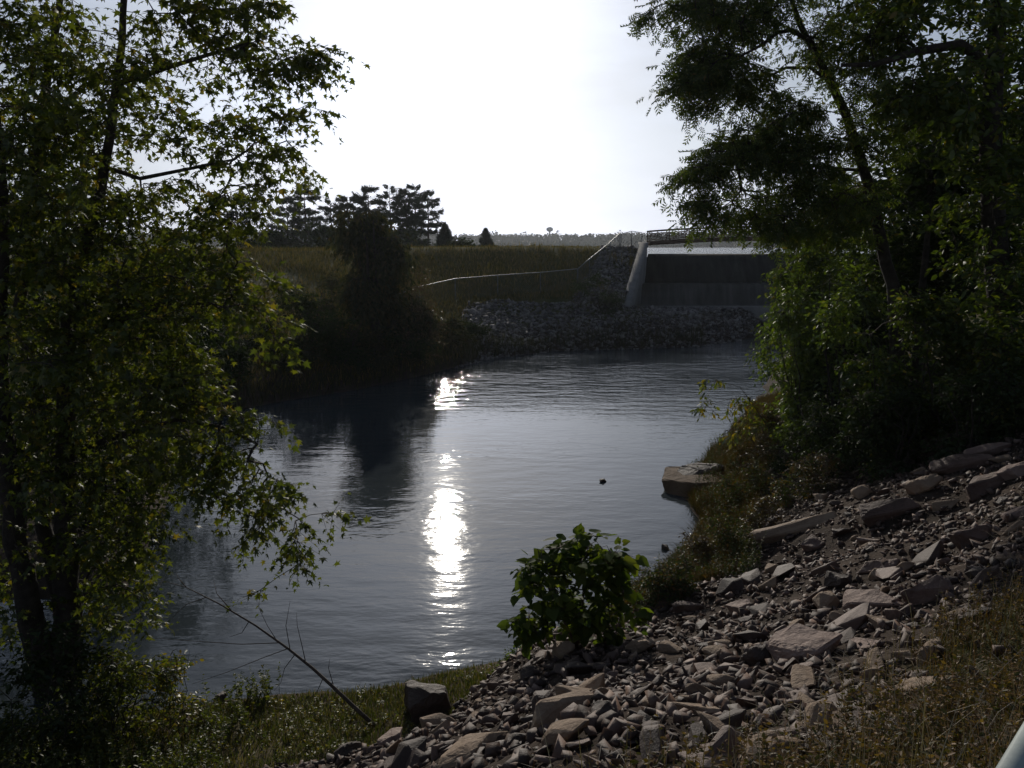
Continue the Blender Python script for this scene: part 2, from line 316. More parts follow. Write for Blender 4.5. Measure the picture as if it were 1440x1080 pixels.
def H(x, y):
    x = np.asarray(x, float); y = np.asarray(y, float)
    dn = dnear(x, y); df = dfar(x, y)
    sw = shelf(x, y)
    zn = np.where(dn < sw, 0.38 * dn / sw, 0.38 + (dn - sw) * (0.42 + 0.12 * sstep(2, 10, x)) + 0.25 * (1 - np.exp(-np.maximum(dn - sw, 0) / 0.5)))
    top = 5.45 + 1.2 * sstep(4, 12, x)
    zn = np.where(dn > 0, top - np.log1p(np.exp(np.clip((top - zn) * 3, -30, 30))) / 3, np.maximum(dn * 0.3, -0.9))
    zn = np.where(dn > sw, zn + 0.09 * pn(x, y, 1.9, 1) + 0.12 * pn(x, y, 0.7, 2), zn + 0.03 * pn(x, y, 2.3, 3) * (dn > 0))
    c = np.maximum(80.0 - y, 0) + 0.01
    t_ = np.clip(df, 0, None) / (np.clip(df, 0, None) + c)
    crest = 6.8 - 0.012 * np.clip(-x - 5, 0, 40)
    zf = crest * t_ ** 0.92 + 0.12 * pn(x, y, 0.35, 4) * sstep(0, 6, df) * (y < 78)
    zf = np.where(df > 0, zf + 0.3 * (1 - np.exp(-np.maximum(df, 0) / 0.6)) * (t_ < 0.98), np.maximum(df * 0.3, -0.9))
    # behind the crest: the lake bed on the right, wooded land on the left, a spit, far shore hills
    landx = np.where(y < 175, -0.055 * y + 6, -0.085 * y - 3) + 3 * pn(x, y, 0.03, 5)
    bed = sstep(84.5, 92, y) * sstep(0, 12, x - landx)
    zf = zf - bed * 4.0
    hill = sstep(1080, 1250, y + 60 * pn(x, y, 0.004, 6)) * (7.5 + 6 + 5 * pn(x, y, 0.0045, 7) + 2 * pn(x, y, 0.02, 8) + 2.5 * sstep(-100, 300, x))
    zf = zf + np.where(y > 1000, hill * (1 + 0.0 * bed), 0)
    z = np.where((dn > 0), zn, np.where(df > 0, zf, np.maximum(zn, zf)))
    # near side land joins the dam east of the spillway
    z = np.where((dn > 0) & (y > 60), np.maximum(zn, 0) + (6.8 - np.maximum(zn, 0)) * sstep(66, 80, y), z)
    z = np.where((dn > 0) & (y > 84), zf, z)
    inp = (y > 67.0) & (y < 83.0) & (x > WALL_X(y) - 0.35) & (x < 34.4)
    z = np.where(inp, np.minimum(z, np.where(y > 73.4, 1.0, 1.95)), z)
    inp2 = (y >= 83) & (y < 90) & (x > 12.0) & (x < 34.4)
    z = np.where(inp2, np.minimum(z, 4.0), z)
    return z
def hz(x, y): return float(H(np.array([x]), np.array([y]))[0])
def G(px, py, off=0.0, y0=2.0, y1=110.0):
    """where the ray through a photo pixel comes down to `off` above the ground"""
    a, b = ray(px, py)
    Y = np.linspace(y0, y1, 5000)
    g = EYE + b * Y - np.maximum(H(a * Y, Y), 0.0 if off == 0 else -9) - off
    i = int(np.argmax(g <= 0)) if (g <= 0).any() else len(Y) - 1
    return np.array([a * Y[i], Y[i], hz(a * Y[i], Y[i])])

def axis(a, b, near, fine, far):
    """grid lines, `fine` apart near `near`, growing outwards"""
    r = [near]; s = fine
    while r[-1] < b: r.append(r[-1] + s); s = min(s * (1.012 if r[-1] - near < 80 else 1.09), far)
    q = [near]; s = fine
    while q[-1] > a: q.append(q[-1] - s); s = min(s * (1.012 if near - q[-1] < 80 else 1.09), far)
    return np.array(sorted(set(q[1:] + r)))
gx = axis(-3500, 3500, 1.5, 0.13, 90); gy = axis(-400, 4200, 10, 0.13, 90)
X, Y_ = np.meshgrid(gx, gy); Z = H(X, Y_)
Z = Z + np.where((Z > 0.25) & (Y_ < 45), 0.03 * pn(X, Y_, 6.1, 9), 0)
nx, ny = len(gx), len(gy)
ii = (np.arange(ny - 1)[:, None] * nx + np.arange(nx - 1)[None]).ravel()
gme = np_mesh('ground', np.stack([X.ravel(), Y_.ravel(), Z.ravel()], 1), np.stack([ii, ii + 1, ii + nx + 1, ii + nx], 1), M['ground'], True)
dn = dnear(X, Y_); df = dfar(X, Y_); sw = shelf(X, Y_)
grs = np.where(dn > 0, sstep(-0.6, 0.6, dn - THR(X, Y_)), sstep(2, 4, df))
grs = np.maximum(grs, (dn > 0) * (dn < sw + 0.3) * sstep(-0.2, 0.6, pn(X, Y_, 1.3, 12)) * sstep(0.3, 0.8, dn) * 0.8)
snd = (dn > -1.5) * (dn < sw) * (X < 3) * 0.35
col = gme.color_attributes.new('cover', 'FLOAT_COLOR', 'POINT')
cc = np.zeros((nx * ny, 4), np.float32); cc[:, 0] = grs.ravel(); cc[:, 1] = snd.ravel(); cc[:, 3] = 1
col.data.foreach_set('color', cc.ravel())
tag(link('ground', gme), kind='structure')

def sheet(name, x0, x1, y0, y1, z, m_, nxy=(2, 2)):
    xs = np.linspace(x0, x1, nxy[0]); ys = np.linspace(y0, y1, nxy[1]); A, B = np.meshgrid(xs, ys)
    k = nxy[0]; ii = (np.arange(nxy[1] - 1)[:, None] * k + np.arange(k - 1)[None]).ravel()
    return tag(link(name, np_mesh(name, np.stack([A.ravel(), B.ravel(), np.full(A.size, z)], 1), np.stack([ii, ii + 1, ii + k + 1, ii + k], 1), m_, True)), kind='structure')
sheet('river_water', -220, 45, -20, 79, 0.0, M['river'])
LAKE = 6.08
sheet('lake_water', -1500, 1500, 80.9, 1330, LAKE, M['lake'])

# ------------------------------------------------------------ foliage makers
def cards(pos, along, nrm, size, tv, tf):
    along = unit(along); side = unit(np.cross(along, nrm)); nn = np.cross(side, along)
    V = pos[:, None] + size[:, None, None] * (tv[None, :, 0:1] * side[:, None] + tv[None, :, 1:2] * along[:, None] + tv[None, :, 2:3] * nn[:, None])
    k = len(tv); n_ = len(pos)
    Fc = (tf[None] + (np.arange(n_) * k)[:, None, None]).reshape(-1, 3)
    return V.reshape(-1, 3), Fc
def fan(pts):
    """outline points -> template fanned about the first one"""
    v = np.array(pts, float); k = len(v)
    return v, np.array([(0, i, i + 1) for i in range(1, k - 1)])
MAPLE = fan([(0, 0.30, 0.03), (0, -0.05, 0), (0.16, 0.02, -0.02), (0.42, -0.02, -0.1), (0.22, 0.24, -0.02), (0.52, 0.52, -0.12), (0.17, 0.46, 0), (0, 1.0, -0.1),
             (-0.17, 0.46, 0), (-0.52, 0.52, -0.12), (-0.22, 0.24, -0.02), (-0.42, -0.02, -0.1), (-0.16, 0.02, -0.02), (0, -0.05, 0)])
OVAL = fan([(0, 0, 0), (0.2, 0.25, 0.05), (0.22, 0.6, 0.04), (0, 1, -0.05), (-0.22, 0.6, 0.04), (-0.2, 0.25, 0.05)])
HEART = fan([(0, 0.08, -0.03), (0.25, -0.08, 0.02), (0.46, 0.1, 0.06), (0.44, 0.45, 0.03), (0.2, 0.8, -0.04), (0, 1.05, -0.12), (-0.2, 0.8, -0.04), (-0.44, 0.45, 0.03), (-0.46, 0.1, 0.06), (-0.25, -0.08, 0.02)])
def pinnate(pairs=6, lw=0.055, ll=0.33):
    vs, fs = [], []
    for i in range(pairs):
        y = 0.15 + 0.75 * i / (pairs - 1)
        for s in (-1, 1):
            b = len(vs)
            lj = ll * (0.75 + 0.5 * math.sin(3.1 * i + s)) * (1 - 0.25 * i / pairs); vs += [(0, y, 0), (s * lj * 0.6, y + 0.1 - lw, -0.03), (s * lj, y + 0.22, -0.12 - 0.05 * (i % 2)), (s * lj * 0.45, y + 0.14 + lw, -0.02)]
            fs += [(b, b + 1, b + 2), (b, b + 2, b + 3)]
    b = len(vs); vs += [(0, 0.9, 0), (0.07, 1.02, 0), (0, 1.18, -0.04), (-0.07, 1.02, 0), (0.012, 0, 0), (-0.012, 0, 0)]
    fs += [(b, b + 1, b + 2), (b, b + 2, b + 3), (b + 4, b, b + 5)]
    vs[b + 4] = (0.022, 0, 0); vs[b + 5] = (-0.022, 0, 0)
    return np.array(vs, float), np.array(fs)
PINN = pinnate()
CLUMP = (np.array([(-0.5, 0, 0), (0.5, 0.1, 0.1), (0.1, 1, 0), (-0.3, 0.2, 0.5), (0.3, 0.7, -0.4), (-0.4, 0.8, -0.2), (0.2, 0.0, -0.5), (0.5, 0.6, 0.3), (-0.1, 0.5, 0.6)], float),
         np.array([(0, 1, 2), (3, 4, 5), (6, 7, 8)]))

def grow(stems, att, tip=0.006, seg=0.4, up=0.25, gravity=0.0, expo=2.35, seed=1, reach=0.35):
    """stems: list of (points, radii). att: attractor points. Returns nodes, parent, radius, chains."""
    r_ = np.random.default_rng(seed)
    nodes, par, fixed = [], [], []
    stem_ids = []
    for pts, rad in stems:
        pts = np.asarray(pts, float); ids = []; pr0 = -1
        prev = -1
        if nodes:
            d = np.linalg.norm(np.array(nodes) - pts[0], axis=1); prev = int(np.argmin(d)) if d.min() < 0.9 else -1
            pr0 = prev
        for k in range(len(pts) - 1):
            m_ = max(1, int(np.linalg.norm(pts[k + 1] - pts[k]) / seg))
            for q in range(m_ + (k == len(pts) - 2)):
                t_ = q / m_
                w_ = pts[k] * (1 - t_) + pts[k + 1] * t_ + r_.normal(0, 0.015, 3)
                nodes.append(w_); par.append(prev); prev = len(nodes) - 1; ids.append(prev)
                fixed.append(rad[k] * (1 - t_) + rad[k + 1] * t_)
        stem_ids.append(([pr0] if pr0 >= 0 else []) + ids)
    nst = len(nodes)
    S = np.array(nodes)
    plen = [0.0] * nst
    d0 = np.array([np.linalg.norm(S - a, axis=1).min() for a in att])
    order = np.argsort(d0)
    cap_ = nst + int(sum(d0) / seg) + 12 * len(att) + 100
    A = np.zeros((cap_, 3)); A[:nst] = S; PL_ = np.zeros(cap_); cnt = nst
    chains = []
    for i in order:
        a = att[i]
        d = np.linalg.norm(A[:cnt] - a, axis=1)
        # join a node that lies nearer the stem and below rather than above
        cost = d + reach * PL_[:cnt] + 0.5 * np.maximum(A[:cnt, 2] - a[2], 0)
        j = int(np.argmin(cost)); b = A[j]; Lg = np.linalg.norm(a - b)
        k = max(2, int(math.ceil(Lg / seg)))
        if cnt + k >= cap_: break
        ctrl = (a + b) / 2 + np.array([0, 0, up * Lg]) + r_.normal(0, 0.07 * Lg, 3)
        pr = j; ch = [j]
        for q in range(1, k + 1):
            t_ = q / k
            w_ = (1 - t_) ** 2 * b + 2 * t_ * (1 - t_) * ctrl + t_ * t_ * a + r_.normal(0, 0.025, 3) * (q < k)
            A[cnt] = w_; PL_[cnt] = PL_[pr] + Lg / k; nodes.append(w_); par.append(pr); fixed.append(0); pr = cnt; ch.append(cnt); cnt += 1
        chains.append(ch)
    n_ = cnt; nodes = A[:n_]; acc = np.zeros(n_)
    child = np.zeros(n_, int)
    for q in par:
        if q >= 0: child[q] += 1
    for q in range(n_ - 1, -1, -1):
        if child[q] == 0: acc[q] += tip ** expo
        if par[q] >= 0: acc[par[q]] += acc[q]
    rad = acc ** (1 / expo)
    fx = np.array(fixed[:n_])
    rad = np.where(fx > 0, fx, np.minimum(rad, 0.6))
    return nodes, np.array(par), rad, chains, stem_ids
def tree_mesh(nodes, rad, chains, stem_ids, stems_sides=10):
    parts = []
    for ids in stem_ids:
        r = rad[ids].copy(); r[0] = min(r[0], r[1] * 1.2); parts.append(tube(nodes[ids], r, stems_sides))
    for ch in chains:
        r = rad[ch].copy(); r[0] = min(r[0], r[1] * 1.15)
        parts.append(tube(nodes[ch], r, 5 if r.max() > 0.02 else 3, cap=False))
    return parts
def sprays(att, heads, per, tlen, lsize, template, nleaf, droop=0.3, seed=2, jit=0.35, updir=0.6, pale=0):
    """twigs about every attractor, each carrying leaves; returns twig parts and the leaf mesh"""
    r_ = np.random.default_rng(seed)
    n_ = len(att)
    base = np.repeat(att, per, 0); hd = np.repeat(heads, per, 0)
    d = unit(r_.normal(0, 1, base.shape) * np.array([1, 1, 0.55]) + hd * 0.8 + np.array([0, 0, -droop]))
    ln = tlen * r_.uniform(0.5, 1.25, len(base))
    t_ = np.tile(np.linspace(0.15, 1.0, nleaf), len(base)) + r_.uniform(-0.06, 0.06, len(base) * nleaf)
    bb = np.repeat(base, nleaf, 0); dd = np.repeat(d, nleaf, 0); ll = np.repeat(ln, nleaf)
    pos = bb + dd * (t_ * ll)[:, None]; pos[:, 2] -= droop * 0.35 * ll * t_ ** 2
    sidev = unit(np.cross(dd, [0, 0, 1.0])); sg = np.where(np.arange(len(pos)) % 2 == 0, 1.0, -1.0)[:, None]
    al = unit(dd * 0.55 + sidev * sg * 0.8 + np.array([0, 0, -droop]) + r_.normal(0, jit, pos.shape))
    nr = unit(np.array([0, 0, updir]) + r_.normal(0, 0.45, pos.shape))
    pos = pos + al * 0.3 * lsize
    sz = lsize * r_.uniform(0.4, 1.3, len(pos))
    LV = cards(pos, al, nr, sz, *template)
    # twigs as thin three-sided spikes
    e = base + d * ln[:, None]; e[:, 2] -= droop * 0.35 * ln
    a = unit(np.cross(d, [0, 0, 1.0])); b = np.cross(d, a); w_ = 0.0055 * (lsize / 0.12) ** 0.8
    V = np.stack([base + a * w_, base - a * w_ * 0.5 + b * w_ * 0.87, base - a * w_ * 0.5 - b * w_ * 0.87, e], 1).reshape(-1, 3)
    k = (np.arange(len(base)) * 4)[:, None, None]
    T = (np.array([(0, 1, 3), (1, 2, 3), (2, 0, 3)])[None] + k).reshape(-1, 3)
    return (V, T), LV
def clusters(lst, seed=3):
    """(cx, cy, rx, ry, Y, dY, n): attractors spread through an ellipsoid placed where the photo shows that clump"""
    r_ = np.random.default_rng(seed); o_ = []
    for cx, cy, rx, ry, Yc, dy, n_ in lst:
        th = r_.uniform(0, 2 * math.pi, n_); q = np.sqrt(r_.uniform(0, 1, n_))
        for a, b in zip(th, q):
            o_.append(P(cx + rx * b * math.cos(a), cy + ry * b * math.sin(a), Yc + r_.normal(0, dy) * (1 - 0.4 * b)))
    o_ = np.array(o_)
    g = H(o_[:, 0], o_[:, 1]) + 0.15
    o_[:, 2] = np.maximum(o_[:, 2], np.maximum(g, 0.15))
    return o_
def tree(name, base, stems, att, leafm, barkm, per=6, tlen=0.5, lsize=0.12, template=MAPLE, nleaf=6, droop=0.35, seed=5, label='', cat='tree', group=None,
         up=0.2, seg=0.4, tip=0.006, trunk='trunk', crown='crown', reach=0.35, updir=0.6):
    nodes, par, rad, chains, sid = grow(stems, att, seed=seed, up=up, seg=seg, tip=tip, reach=reach)
    heads = []; pts = []
    for ch in chains:
        v = nodes[ch[-1]] - nodes[ch[-2]]; heads.append(v / (np.linalg.norm(v) + 1e-9)); pts.append(nodes[ch[-1]])
        if len(ch) > 3:
            m_ = ch[len(ch) * 2 // 3]; heads.append(v / (np.linalg.norm(v) + 1e-9)); pts.append(nodes[m_])
    pts = np.array(pts); heads = np.array(heads)
    tw, lv = sprays(pts, heads, per, tlen, lsize, template, nleaf, droop, seed, updir=updir)
    root = empty(name, base, label, cat, group)
    make(trunk, join(tree_mesh(nodes, rad, chains, sid) + [tw]), barkm, base, root, True)
    make(crown, lv, leafm, base, root)
    return root

# ------------------------------------------------------------ LEFT: silver maple on the near shore
b0 = G(88, 968); bx, by = b0[0], b0[1]
def S(pts, Y0, dY=0.0): return [P(px, py, Y0 + dY * i) for i, (px, py) in enumerate(pts)]
YM = float(by)
st = [(S([(88, 975), (96, 860), (92, 700), (92, 560), (98, 450), (128, 320), (155, 190), (172, 60), (178, -80), (185, -220)], YM), [0.26, 0.2, 0.16, 0.13, 0.11, 0.085, 0.066, 0.05, 0.04, 0.03]),
      (S([(70, 975), (38, 840), (12, 680), (-5, 500), (2, 330), (-10, 150), (-30, -60), (-40, -240)], YM - 0.2, -0.1), [0.24, 0.18, 0.16, 0.14, 0.12, 0.1, 0.08, 0.05]),
      (S([(100, 965), (92, 880), (62, 740), (60, 600), (30, 430), (50, 250), (70, 100), (95, -60)], YM + 0.25, 0.12), [0.18, 0.14, 0.12, 0.1, 0.09, 0.08, 0.06, 0.04]),
      (S([(196, 250), (270, 238), (330, 225), (345, 210)], YM - 0.1, 0), [0.03, 0.024, 0.018, 0.014]),
      (S([(162, 120), (230, 95), (290, 78), (350, 60)], YM, -0.2), [0.045, 0.035, 0.028, 0.02]),
      (S([(100, 640), (180, 610), (250, 590), (310, 600), (360, 625)], YM, -0.15), [0.06, 0.045, 0.035, 0.026, 0.018]),
      (S([(95, 480), (170, 450), (240, 430), (300, 425)], YM, -0.3), [0.05, 0.04, 0.028, 0.018])]
att = clusters([
    (40, 30, 90, 60, YM, 1.4, 42), (30, 180, 80, 140, YM, 1.2, 60), (60, 500, 90, 200, YM, 1.2, 60), (300, 22, 90, 40, YM - 0.3, 0.6, 42), (385, 75, 58, 24, YM - 0.2, 0.4, 20), (430, 82, 30, 14, YM, 0.3, 10), (462, 62, 10, 6, YM, 0.1, 2), (250, -70, 150, 60, YM, 1.2, 40),
    (60, -120, 140, 70, YM, 1.4, 40), (220, 90, 60, 35, YM, 0.8, 14), (335, 105, 50, 25, YM, 0.4, 9), (290, 165, 60, 25, YM, 0.4, 5), (365, 165, 45, 30, YM, 0.4, 9), (380, 205, 40, 30, YM - 0.2, 0.3, 12), (432, 160, 35, 10, YM, 0.1, 4),
    (425, 235, 14, 8, YM, 0.1, 2), (330, 250, 60, 30, YM - 0.2, 0.5, 12), (260, 200, 60, 40, YM, 0.6, 14), (240, 290, 70, 45, YM, 0.9, 26), (320, 305, 50, 40, YM - 0.4, 0.5, 14), (130, 140, 100, 80, YM, 1.4, 75),
    (60, 250, 110, 100, YM, 1.5, 90), (150, 330, 110, 70, YM, 1.3, 80), (60, 430, 110, 90, YM, 1.5, 90), (200, 420, 90, 60, YM, 1.1, 70), (290, 390, 60, 50, YM - 0.5, 0.7, 34), (340, 400, 30, 40, YM - 0.5, 0.4, 10),
    (395, 470, 18, 22, YM - 0.6, 0.2, 5), (385, 405, 20, 14, YM - 0.6, 0.2, 3), (180, 520, 110, 60, YM, 1.2, 75), (60, 580, 110, 90, YM, 1.4, 70), (265, 545, 45, 45, YM - 0.6, 0.5, 30), (170, 630, 100, 60, YM, 1.0, 60),
    (270, 640, 50, 45, YM - 0.6, 0.5, 24), (330, 665, 50, 40, YM - 0.6, 0.4, 18), (395, 700, 34, 30, YM - 0.7, 0.3, 11), (420, 760, 16, 40, YM - 0.7, 0.2, 7), (360, 735, 30, 30, YM - 0.6, 0.2, 6), (368, 830, 6, 8, YM - 0.6, 0.1, 1),
    (60, 730, 100, 80, YM, 1.3, 50), (175, 740, 60, 50, YM - 0.2, 0.8, 30), (160, 830, 60, 60, YM - 0.1, 0.7, 34), (40, 850, 70, 60, YM + 0.3, 0.9, 20), (360, 600, 34, 16, YM - 0.6, 0.2, 5), (460, 718, 12, 6, YM - 0.7, 0.1, 2), (310, 590, 30, 20, YM - .6, 0.2, 6)], 11)
tree('maple_tree', b0, st, att, M['maple'], M['bark'], per=5, tlen=0.46, lsize=0.115, nleaf=6, droop=0.45, seed=21, up=0.12,
     label='tall many-stemmed maple leaning over the near shore with pointed lobed leaves', reach=0.15)

# dark trees on the bank beyond the maple
def simple_tree(name, px, Yb, toppy, wpx, leafm, n_, label, group=None, per=6, tlen=0.7, lsize=0.2, template=OVAL, seed=1, lean=0.0, tr=0.16, lo=0.25, nleaf=6, droop=0.3, cat='tree', stemn=1, sq=2.0, cone=0.0, barkm=None, crown='crown', trunk='trunk'):
    a, _ = ray(px, 500); bx_, by_ = a * Yb, Yb; bz = max(hz(bx_, by_), 0.0)
    base = np.array([bx_, by_, bz - 0.1]); topz = P(px, toppy, Yb)[2]; ht = topz - bz; wd = wpx / F * Yb
    r_ = np.random.default_rng(seed)
    stems = []
    for s in range(stemn):
        a0 = r_.uniform(0, 6.28); sp_ = 0.0 if stemn == 1 else wd * 0.28
        k = 6; pts = [base + np.array([0.15 * math.cos(a0) * (stemn > 1), 0.15 * math.sin(a0) * (stemn > 1), 0]) + np.array([(lean + sp_ * math.cos(a0)) * (i / k) + r_.normal(0, 0.03 * ht * 0.3), sp_ * math.sin(a0) * (i / k) + r_.normal(0, 0.1), ht * 0.9 * i / k]) for i in range(k + 1)]
        pts[0] = base + np.array([0.12 * s, 0, 0])
        stems.append((pts, list(np.linspace(tr, tr * 0.2, k + 1) / (1 if stemn == 1 else 1.6))))
    # lumpy crown: several lobes
    att_ = []
    lobes = [(r_.uniform(-0.62, 0.62), r_.uniform(-0.62, 0.62), lo + (0.97 - lo) * (i_ + r_.uniform(0.2, 0.8)) / 11, r_.uniform(0.22, 0.42)) for i_ in range(11)]
    while len(att_) < n_:
        lx, ly, lz, lr = lobes[r_.integers(len(lobes))]
        prof = max(0.3, 1 - abs((lz - 0.5) / 0.55) ** sq) if cone == 0 else 1.1 - cone * lz
        v = unit(r_.normal(0, 1, 3)) * r_.uniform(0.2, 1) ** (1 / 3)
        x_ = lx * prof + v[0] * lr; y_ = ly * prof + v[1] * lr; z_ = lz + v[2] * lr * 0.42
        if z_ > 1.0 or z_ < lo * 0.7: continue
        q = base + np.array([x_ * wd / 2 * 1.15 + lean * z_, y_ * wd / 2 * 1.15, z_ * ht])
        q[2] = max(q[2], max(hz(q[0], q[1]), 0) + 0.15)
        att_.append(q)
    return tree(name, base, stems, np.array(att_), leafm, barkm or M['bark'], per=per, tlen=tlen, lsize=lsize, template=template, nleaf=nleaf, droop=droop, seed=seed,
                label=label, group=group, cat=cat, seg=0.7, crown=crown, trunk=trunk)
LB = 'dark trees and shrubs on the bank behind the maple'
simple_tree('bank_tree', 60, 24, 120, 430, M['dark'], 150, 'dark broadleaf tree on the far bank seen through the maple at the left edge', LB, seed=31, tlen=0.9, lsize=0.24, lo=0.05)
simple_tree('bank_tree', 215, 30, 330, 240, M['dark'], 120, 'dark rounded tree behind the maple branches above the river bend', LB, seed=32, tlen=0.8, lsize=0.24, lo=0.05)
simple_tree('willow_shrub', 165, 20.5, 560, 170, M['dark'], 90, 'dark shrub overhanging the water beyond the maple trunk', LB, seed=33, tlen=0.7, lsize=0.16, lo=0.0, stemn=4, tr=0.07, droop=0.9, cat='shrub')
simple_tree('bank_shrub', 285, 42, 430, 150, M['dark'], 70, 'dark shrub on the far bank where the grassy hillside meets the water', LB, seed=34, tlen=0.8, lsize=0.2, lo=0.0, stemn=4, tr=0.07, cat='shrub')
# bushes at the foot of the maple
simple_tree('shrub', 110, 11.6, 905, 210, M['maple'], 90, 'low leafy bush around the foot of the maple', 'bushes at the foot of the maple', seed=41, tlen=0.3, lsize=0.08, lo=0.0, stemn=5, tr=0.02, cat='shrub', nleaf=7)
simple_tree('shrub', 215, 12.0, 915, 110, M['yellow'], 36, 'small bush with yellow-green leaves at the water edge right of the maple', 'bushes at the foot of the maple', seed=42, tlen=0.28, lsize=0.07, lo=0.0, stemn=4, tr=0.014, cat='shrub', nleaf=7)
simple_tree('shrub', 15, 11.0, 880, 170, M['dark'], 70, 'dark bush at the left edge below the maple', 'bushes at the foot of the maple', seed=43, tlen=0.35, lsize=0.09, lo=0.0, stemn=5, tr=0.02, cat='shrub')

# ------------------------------------------------------------ RIGHT: locust and the wood
YL = 21.0
lb = G(1266, 560, 0, 12, 40)
bL = np.array([*P(1268, 540, YL)[:2], 0]); bL[2] = hz(bL[0], bL[1]) - 0.1
trunk_pts = [(1262, 470), (1254, 400), (1240, 340), (1224, 270), (1208, 215), (1190, 165), (1170, 115), (1145, 75), (1125, 35), (1112, -10), (1105, -80), (1095, -180)]
st = [([bL] + [P(px, py, YL) for px, py in trunk_pts], [0.19, 0.165, 0.15, 0.135, 0.125, 0.115, 0.105, 0.095, 0.08, 0.065, 0.05, 0.035, 0.02]),
      ([P(1165, 108, YL), P(1140, 60, YL - .1), P(1115, 42, YL - .3), P(1095, 44, YL - .4), P(1070, 62, YL - .5), P(1040, 82, YL - .6)], [0.07, 0.06, 0.05, 0.045, 0.035, 0.025]),
      ([P(1175, 122, YL), P(1140, 95, YL + .2), P(1105, 95, YL + .4), P(1075, 110, YL + .6)], [0.05, 0.04, 0.035, 0.02]),
      ([P(1214, 240, YL), P(1150, 235, YL - .5), P(1090, 230, YL - 1), P(1040, 240, YL - 1.2)], [0.05, 0.04, 0.03, 0.02])]
att = clusters([
    (915, 10, 20, 12, YL, 0.3, 3), (945, 2, 25, 10, YL, 0.3, 5), (1000, 15, 45, 28, YL, 0.6, 26), (990, 75, 38, 25, YL - .4, 0.5, 26), (1030, 95, 40, 30, YL - .4, 0.6, 26), (965, 115, 22, 22, YL - .4, 0.4, 14),
    (1000, 140, 20, 14, YL - .4, 0.3, 5), (1060, 20, 50, 30, YL, 0.9, 26), (1080, 125, 35, 12, YL, 0.5, 8), (1120, 150, 40, 16, YL, 0.8, 14), (1075, 200, 40, 30, YL - 1, 0.6, 26),
    (1030, 215, 35, 25, YL - 1, 0.5, 24), (985, 245, 28, 18, YL - 1.2, 0.4, 14), (995, 285, 22, 14, YL - 1.2, 0.3, 9), (1055, 280, 35, 24, YL - 1, 0.6, 15), (1120, 230, 50, 35, YL - .5, 0.9, 40),
    (1110, 300, 45, 25, YL - .5, 0.8, 24), (1180, 290, 50, 40, YL, 1.0, 36), (1190, 60, 60, 50, YL, 1.2, 40), (1150, -60, 130, 60, YL, 1.5, 45), (1030, -50, 80, 30, YL, 1, 22), (1230, 160, 50, 60, YL, 1.2, 30), (1150, 195, 40, 20, YL, .6, 12)], 12)
tree('locust_tree', bL, st, att, M['locust'], M['bark'], per=5, tlen=0.55, lsize=0.24, template=PINN, nleaf=5, droop=0.5, seed=51, up=0.06, seg=0.5, tip=0.01,
     label='locust tree with a long bent trunk and feathery branches reaching out over the water')
WD = 'trees of the wood on the right bank'
yB = 19.0
bR = np.array([*P(1415, 600, yB)[:2], 0]); bR[2] = hz(bR[0], bR[1]) - 0.1
st = [([bR] + [P(px, py, yB) for px, py in [(1412, 480), (1400, 350), (1392, 200), (1400, 60), (1410, -80), (1420, -240)]], [0.32, 0.28, 0.25, 0.22, 0.17, 0.12, 0.06]),
      ([P(1398, 100, yB), P(1350, 62, yB - .3), P(1290, 72, yB - .5), P(1230, 90, yB - .6), P(1182, 92, yB - .7)], [0.12, 0.1, 0.085, 0.06, 0.035])]
att = clusters([(1330, 30, 110, 70, yB, 1.5, 70), (1400, 150, 80, 100, yB, 1.5, 60), (1300, 130, 70, 50, yB, 1.2, 34), (1400, 300, 80, 90, yB, 1.4, 60), (1480, 200, 60, 200, yB, 1.5, 50), (1330, -90, 150, 60, yB, 1.6, 40), (1250, 20, 50, 40, yB, 1, 20),
                (1410, 430, 60, 60, yB, 1.2, 34), (1480, 450, 50, 90, yB, 1.2, 20)], 13)
tree('broadleaf_tree', bR, st, att, M['locust'], M['bark'], per=6, tlen=0.6, lsize=0.17, template=OVAL, nleaf=8, droop=0.3, seed=52, up=0.1, seg=0.5,
     label='big dark tree at the right edge with a heavy limb reaching left', group=WD)
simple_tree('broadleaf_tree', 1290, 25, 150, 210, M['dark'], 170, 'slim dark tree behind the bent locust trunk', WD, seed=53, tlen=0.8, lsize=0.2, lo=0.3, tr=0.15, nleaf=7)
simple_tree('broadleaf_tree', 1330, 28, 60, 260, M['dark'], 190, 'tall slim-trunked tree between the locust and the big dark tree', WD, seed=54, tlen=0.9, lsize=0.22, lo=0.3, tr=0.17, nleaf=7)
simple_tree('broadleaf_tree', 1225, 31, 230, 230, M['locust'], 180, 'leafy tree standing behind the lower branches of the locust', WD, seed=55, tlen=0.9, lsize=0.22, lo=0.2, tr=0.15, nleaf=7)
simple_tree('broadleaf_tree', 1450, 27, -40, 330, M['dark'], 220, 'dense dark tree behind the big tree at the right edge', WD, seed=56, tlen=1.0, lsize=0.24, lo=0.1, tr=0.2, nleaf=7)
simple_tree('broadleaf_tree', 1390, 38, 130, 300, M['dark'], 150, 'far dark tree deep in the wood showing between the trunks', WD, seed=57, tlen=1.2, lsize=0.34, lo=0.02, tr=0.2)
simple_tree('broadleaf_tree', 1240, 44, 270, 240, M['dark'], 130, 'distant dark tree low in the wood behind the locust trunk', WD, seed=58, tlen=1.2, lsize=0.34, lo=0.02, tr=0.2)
simple_tree('broadleaf_tree', 1145, 46, 320, 110, M['locust'], 90, 'rounded green tree beside the right end of the footbridge', WD, seed=59, tlen=0.9, lsize=0.26, lo=0.02, tr=0.14)
SH = 'shrubs along the foot of the wood'
